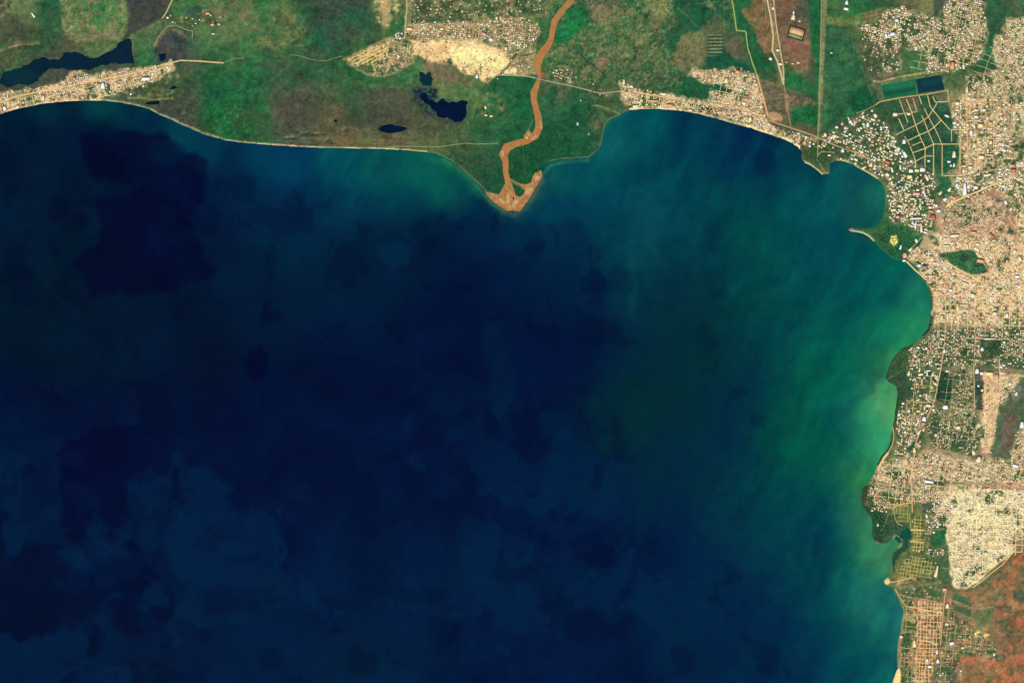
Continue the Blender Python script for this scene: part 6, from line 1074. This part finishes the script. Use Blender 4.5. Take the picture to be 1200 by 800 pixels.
# ---- single houses and landmark buildings
def cword(c):
    if c in (WH,) or c == BR[4]: return 'white'
    return {CR: 'cream', PK: 'pink', RD: 'red', GY: 'grey', OR: 'orange', YL: 'yellow', BR[0]: 'cream', BR[1]: 'sandy', BR[2]: 'tan', BR[3]: 'pinkish', BR[5]: 'beige', BR[6]: 'brown', BR[7]: 'red'}.get(c, 'pale green')
roofmats = {}
def rmat(c):
    if c not in roofmats: roofmats[c] = flat_mat('roof_sheeting', c, .6, .3, .3, .93, 1.07)
    return roofmats[c]
def put(name, V, F, mat, parent): 
    return mk(name, V, F, mat, None, parent)
meshes = {}
def thing(name, label, cat, loc_, rz=0, group=None):
    e = bpy.data.objects.new(name, None); col.objects.link(e); e.location = loc_; e.rotation_euler = (0, 0, rz)
    e['label'] = label; e['category'] = cat
    if group: e['group'] = group
    return e
def building(px, py, w0, h0, ang, c, ht, name, label, cat, group=None):
    if w0 < h0: w0, h0 = h0, w0; ang += 90
    e = thing(name, label, cat, (float(wx(px)), float(wy(py)), float(H(np.array([px]), np.array([py]))[0]) - .3), math.radians(-ang), group)
    hx, hy = w0 * M / 2, h0 * M / 2
    W_ = mk('wall', [(-hx, -hy, 0), (hx, -hy, 0), (hx, hy, 0), (-hx, hy, 0), (-hx, -hy, ht), (hx, -hy, ht), (hx, hy, ht), (-hx, hy, ht)], [(0, 1, 5, 4), (1, 2, 6, 5), (2, 3, 7, 6), (3, 0, 4, 7)], M_wall, None, e)
    ex, ey = hx + .6, hy + .6; rr = ex - min(ey * .7, ex * .5); rh = min(ey * .2, 3.5)
    mk('roof', [(-ex, -ey, ht + .02), (ex, -ey, ht + .02), (ex, ey, ht + .02), (-ex, ey, ht + .02), (-rr, 0, ht + rh), (rr, 0, ht + rh)], [(0, 1, 5, 4), (2, 3, 4, 5), (1, 2, 5), (3, 0, 4), (3, 2, 1, 0)], rmat(c), None, e)
    return e
MARKS = [(1090, 102, 'the twin treatment ponds'), (1085, 150, 'the allotment grid'), (971, 204, 'the harbour breakwater'), (996, 269, 'the curved spit'), (1047, 282, 'the yellow clearing'), (1125, 305, 'the triangular park'), (1105, 452, 'the dark plantation'), (1176, 505, 'the racecourse field'), (1160, 408, 'the wooded park'), (1039, 681, 'the round headland'), (1062, 625, 'the shore lagoon'), (1148, 742, 'the bright yellow quarry'), (1088, 752, 'the orange street grid'), (1097, 669, 'the long cream shed'), (933, 40, 'the moated compound'), (911, 45, 'the airfield strip'), (632, 92, 'the river bridge'), (597, 235, 'the river mouth'), (525, 128, 'the dark marsh lake'), (548, 66, 'the glaring bare sand'), (428, 66, 'the wedge shaped village'), (205, 50, 'the marsh loop'), (90, 72, 'the dark marsh channel'), (120, 101, 'the sand bar road'), (835, 132, 'the beach grove'), (893, 110, 'the straight orange road'), (1131, 221, 'the big white hall'), (1140, 250, 'the close packed tan quarter'), (1050, 415, 'the reedy shore'), (1050, 525, 'the east coast road'), (1000, 140, 'the green field edge'), (961, 120, 'the embankment road'), (1140, 620, 'the pale sprawling quarter'), (1180, 225, 'the green pool strip'), (1130, 360, 'the city gardens'), (1088, 566, 'the small stream'), (1030, 612, 'the wooded point'), (1063, 225, 'the villa quarter'), (1150, 150, 'the warehouse quarter'), (1045, 55, 'the upper right quarter'), (20, 120, 'the left edge'), (1192, 320, 'the right edge')]
def dirw(dx, dy):
    a = math.degrees(math.atan2(-dy, dx)) % 360
    return ['right of', 'up and right of', 'above', 'up and left of', 'left of', 'down and left of', 'below', 'down and right of'][int((a + 22.5) // 45) % 8]
labels = {}
recs = []
def near(x, y): return sorted(MARKS, key=lambda q: (q[0] - x) ** 2 + (q[1] - y) ** 2)
for b in BIG:
    m = sorted(MARKS, key=lambda q: (q[0] - b[0]) ** 2 + (q[1] - b[1]) ** 2)
    lng = max(b[2], b[3]) / min(b[2], b[3])
    shape = 'long' if lng > 1.8 else ('big' if b[2] * b[3] > 24 else ('small' if b[2] * b[3] < 9 else 'mid sized'))
    kind = 'shed' if lng > 1.8 else ('hall' if b[2] * b[3] > 24 else 'building')
    lab = None
    for r1, r2 in ((0, 1), (0, 2), (1, 2), (0, 3), (1, 3), (2, 3), (0, 4)):
        cand = f"{shape} {cword(b[5])} roofed {kind} {dirw(b[0] - m[r1][0], b[1] - m[r1][1])} {m[r1][2]}"
        if cand not in labels: lab = cand; break
        cand = f"{shape} {cword(b[5])} {kind} {dirw(b[0] - m[r1][0], b[1] - m[r1][1])} {m[r1][2]} and {dirw(b[0] - m[r2][0], b[1] - m[r2][1])} {m[r2][2]}"
        if cand not in labels and len(cand.split()) <= 16: lab = cand; break
    if not lab: lab = f"{shape} {cword(b[5])} {kind} close to {m[0][2]} and to {m[1][2]}"
    labels[lab] = 1; recs.append((b, lab, kind))
for b, lab, kind in recs:
    building(b[0], b[1], b[2], b[3], b[4], b[5], 6.5 if kind == 'building' else 9, {'building': 'building', 'shed': 'long_shed', 'hall': 'hall'}[kind], lab, kind)
for h in solo:
    phr = DISTRICTS[h[6]][0]; cwd = cword(BR[h[5]])
    lab = None; m = near(h[0], h[1])
    for r1, r2 in ((0, 1), (0, 2), (1, 2), (0, 3), (1, 3), (2, 3), (0, 4), (1, 4)):
        cand = f"{cwd} roofed house {dirw(h[0] - m[r1][0], h[1] - m[r1][1])} {m[r1][2]}"
        if cand not in labels: lab = cand; break
        cand = f"{cwd} house {dirw(h[0] - m[r1][0], h[1] - m[r1][1])} {m[r1][2]}, {dirw(h[0] - m[r2][0], h[1] - m[r2][1])} {m[r2][2]}"
        if cand not in labels and len(cand.split()) <= 16: lab = cand; break
    if not lab: lab = f"roomy {cwd} roofed house {phr}"
    labels[lab] = 1
    building(h[0], h[1], h[2], h[3], h[4], BR[h[5]], 4.5, 'house', lab, 'house', f"{cwd} roofed houses {phr}")

# ------------------------------------------------------------------ trees
ph = (1 + 5 ** .5) / 2
ico = np.array([(-1, ph, 0), (1, ph, 0), (-1, -ph, 0), (1, -ph, 0), (0, -1, ph), (0, 1, ph), (0, -1, -ph), (0, 1, -ph), (ph, 0, -1), (ph, 0, 1), (-ph, 0, -1), (-ph, 0, 1)]); ico /= np.linalg.norm(ico[0])
icf = np.array([(0, 11, 5), (0, 5, 1), (0, 1, 7), (0, 7, 10), (0, 10, 11), (1, 5, 9), (5, 11, 4), (11, 10, 2), (10, 7, 6), (7, 1, 8), (3, 9, 4), (3, 4, 2), (3, 2, 6), (3, 6, 8), (3, 8, 9), (4, 9, 5), (2, 4, 11), (6, 2, 10), (8, 6, 7), (9, 8, 1)])
random.shuffle(trees)
savt = [t for t in trees if 638 < t[0] < 815 and 2 < t[1] < 100 and t[2] > .6]
savt = sorted(savt, key=lambda t: -t[2])[:140]; sset = set(id(t) for t in savt)
Tn = [t for t in trees if id(t) not in sset]
A = np.array([(t[0], t[1], t[2], t[3]) for t in Tn]); A = A[(samp(coast_r, A[:, 0], A[:, 1]) > .8) & (samp(wat, A[:, 0], A[:, 1]) < -.8)]
n = len(A)
jit = rng.uniform(.68, 1.3, (n, 12, 1)); V = ico[None] * jit
V = V * np.stack([A[:, 2] * M * .8, A[:, 2] * M * .8, np.full(n, 3.6)], 1)[:, None, :]
V[..., 0] += wx(A[:, 0])[:, None]; V[..., 1] += wy(A[:, 1])[:, None]; V[..., 2] += (H(A[:, 0], A[:, 1]) + 3.4)[:, None]
F = (np.arange(n)[:, None, None] * 12 + icf[None]).reshape(-1, 3)
gcol = np.array([(34, 84, 50), (28, 74, 52), (44, 100, 58), (22, 66, 50), (58, 108, 62)], float)[rng.integers(0, 5, n)] + rng.normal(0, 5, (n, 3))
gcol[A[:, 3] == 1] *= .86
cov = np.repeat(alb(np.clip(gcol, 8, 200)), 12, axis=0)
mk('tree_cover', V.reshape(-1, 3), F, M_leaf, 'stuff', None, cov)
# single savanna trees
def crown_mesh(seed):
    r_ = np.random.default_rng(seed); VV = []; FF = []
    for k in range(5):
        c = r_.uniform(-.45, .45, 3) * (1, 1, .4); s_ = r_.uniform(.4, .62)
        VV.append(ico * r_.uniform(.75, 1.25, (12, 1)) * s_ + c); FF.append(icf + 12 * k)
    VV = np.concatenate(VV); return VV, np.concatenate(FF)
m_crown = flat_mat('savanna_foliage', (26, 70, 46), .9, .1, .2, .65, 1.35)
protos = []
for s in range(5):
    VV, FF = crown_mesh(s)
    e = thing('tree', '', 'tree', (0, 0, 0))
    cr = mk('crown', VV * (7.5, 7.5, 4) + (0, 0, 6), FF, m_crown, None, e)
    t8 = [(math.cos(k * math.pi / 3) * .55, math.sin(k * math.pi / 3) * .55, 0) for k in range(6)] + [(math.cos(k * math.pi / 3) * .3, math.sin(k * math.pi / 3) * .3, 5) for k in range(6)]
    mk('trunk', t8, [(k, (k + 1) % 6, 6 + (k + 1) % 6, 6 + k) for k in range(6)], M_bark, None, e)
    protos.append(e)
for i, t in enumerate(savt):
    p = protos[i % 5]
    if i < 5: r = p
    else:
        r = p.copy(); col.objects.link(r)
        for ch in p.children: c2 = ch.copy(); col.objects.link(c2); c2.parent = r
    r.location = (float(wx(t[0])), float(wy(t[1])), float(H(np.array([t[0]]), np.array([t[1]]))[0]) - .2)
    r.rotation_euler = (0, 0, random.random() * 6.28); r.scale = (t[2] * 1.15,) * 3
    SM = [(655, 45, 'the brown river'), (660, 88, 'the small bridge village'), (635, 88, 'the river bridge'), (735, 98, 'the shore town'), (705, 75, 'the pale bare patch in the scrub'), (672, 32, 'the bright green riverside field'), (770, 10, 'the tan square at the top edge'), (765, 35, 'the dark green meadow'), (810, 60, 'the speckled tan field'), (700, 15, 'the brown scrub block'), (700, 108, 'the roadside hamlet'), (860, 45, 'the kinked yellow track')]
    m = sorted(SM, key=lambda q: (q[0] - t[0]) ** 2 + (q[1] - t[1]) ** 2); lab = None
    for a_, b_ in ((0, 1), (0, 2), (1, 2), (0, 3), (1, 3)):
        for cand in (f"dark green tree {dirw(t[0] - m[a_][0], t[1] - m[a_][1])} {m[a_][2]}", f"dark tree {dirw(t[0] - m[a_][0], t[1] - m[a_][1])} {m[a_][2]}, {dirw(t[0] - m[b_][0], t[1] - m[b_][1])} {m[b_][2]}"):
            if lab is None and cand not in labels and len(cand.split()) <= 16: lab = cand
    if lab is None: lab = 'dark green tree among others in the speckled scrubland right of the brown river'
    labels[lab] = 1
    r['label'] = lab; r['group'] = 'scattered trees in the scrubland right of the brown river'; r['category'] = 'tree'

# ------------------------------------------------------------------ bridge, breakwaters, compound
def box(V, F, x0, x1, y0, y1, z0, z1):
    b = len(V); V += [(x0, y0, z0), (x1, y0, z0), (x1, y1, z0), (x0, y1, z0), (x0, y0, z1), (x1, y0, z1), (x1, y1, z1), (x0, y1, z1)]
    F += [tuple(b + q for q in f) for f in ((0, 3, 2, 1), (4, 5, 6, 7), (0, 1, 5, 4), (1, 2, 6, 5), (2, 3, 7, 6), (3, 0, 4, 7))]
br = thing('road_bridge', 'pale concrete road bridge crossing the narrow neck of the brown river', 'bridge', (float(wx(632.7)), float(wy(92.9)), 0), math.radians(-14))
V, F = [], []; box(V, F, -62, 62, -5, 5, 3.2, 4.2); mk('deck', V, F, M_conc, None, br)
for s in (-1, 1):
    V, F = [], []; box(V, F, -62, 62, s * 5.25 - .2, s * 5.25 + .2, 3.4, 5.3); mk('parapet', V, F, M_conc, None, br)
for x_ in (-20, 0, 20):
    V, F = [], []; box(V, F, x_ - 1, x_ + 1, -4.4, 4.4, -3, 3.19); mk('pier', V, F, M_conc, None, br)
rock = flat_mat('rock_armour', (170, 158, 128), .95, .1, .08, .6, 1.3)
def mole(name, pts, wd, top, c, label, cat='breakwater'):
    P = []
    for (ax, ay), (bx, by) in zip(pts[:-1], pts[1:]):
        n_ = max(1, int(math.hypot(bx - ax, by - ay)))
        for k in range(n_): P.append((ax + (bx - ax) * k / n_, ay + (by - ay) * k / n_))
    P.append(pts[-1]); A = np.array(P); d = np.gradient(A, axis=0); d /= np.linalg.norm(d, axis=1)[:, None]; nr = np.stack([-d[:, 1], d[:, 0]], 1)
    prof = [(-1.0, -2.5), (-.45, top), (.45, top), (1.0, -2.5)]; V = []
    for i in range(len(A)):
        for (u, z) in prof:
            q = A[i] + nr[i] * wd / 2 * (u + (random.random() - .5) * .25); V.append((float(wx(q[0])), float(wy(q[1])), z + random.random() * .4))
    F = [(i * 4 + k, i * 4 + k + 1, i * 4 + 5 + k, i * 4 + 4 + k) for i in range(len(A) - 1) for k in range(3)]; F += [(0, 1, 2, 3), tuple((len(A) - 1) * 4 + k for k in (3, 2, 1, 0))]
    o = mk(name, V, F, flat_mat('rock_armour', c, .95, .1, .08, .75, 1.2)); o['label'] = label; o['category'] = cat
mole('breakwater', [(943, 190), (950, 193), (957, 198), (964, 204.5)], 1.7, 3.8, (206, 200, 150), 'pale stone breakwater curving down to the tip of the harbour point')
mole('quay', [(957, 187), (962, 194), (967, 202)], 1.5, 3.9, (136, 140, 108), 'grey straight quay running beside the pale harbour breakwater', 'quay')
mole('breakwater', [(996, 269.5), (1003, 271), (1012, 273), (1018, 276.5), (1024, 282)], 1.5, 3.6, (222, 200, 162), 'thin curved sandy spit with a pale crest reaching left into the east bay', 'spit')
mole('groyne', [(1042, 682), (1049, 681)], 1.6, 4.2, (206, 200, 150), 'short pale causeway joining the round headland to the southern shore', 'causeway')
mole('jetty', [(1045, 304), (1047.5, 297), (1050, 292)], .7, 3.4, (70, 130, 100), 'thin greenish jetty track leading from the villa wood to the water', 'jetty')
cp = thing('walled_compound', 'sandy rectangular compound ringed by a dark green bank beside the airfield', 'compound', (float(wx(933.3)), float(wy(39)), float(H(np.array([933.]), np.array([39.]))[0])), math.radians(-17))
sandm = flat_mat('compound_sand', (240, 190, 140), .95, .05, .02, .75, 1.1); bankm = flat_mat('hedge_bank', (30, 66, 40), .95, .05, .1, .6, 1.3); palem = flat_mat('compound_grass', (150, 158, 116), .95, .05, .04, .7, 1.2)
V = []; F = []; box(V, F, -82, 82, -15, 58, -1, .6); mk('yard', V, F, sandm, None, cp)
V = []; F = []; box(V, F, -82, 82, -58, -15.5, -1, .55); mk('lawn', V, F, palem, None, cp)
for (x0, x1, y0, y1) in ((-97, 97, 60, 74), (-97, 97, -74, -60), (-97, -84, -59.8, 59.8), (84, 97, -59.8, 59.8)):
    V = []; F = []; box(V, F, x0, x1, y0, y1, -1, 2.4); mk('bank', V, F, bankm, None, cp)
V, F = [], []; box(V, F, -9, 9, -84, 84, -2, 1.6)
dy = mk('dyke', V, F, flat_mat('grass_dyke', (66, 122, 84), .95, .05), 'structure'); dy.location = (float(wx(1074)), float(wy(101.5)), 0); dy.rotation_euler = (0, 0, math.radians(7))
print('houses', len(houses), 'solo', len(solo), 'big', len(BIG), 'trees', len(trees))
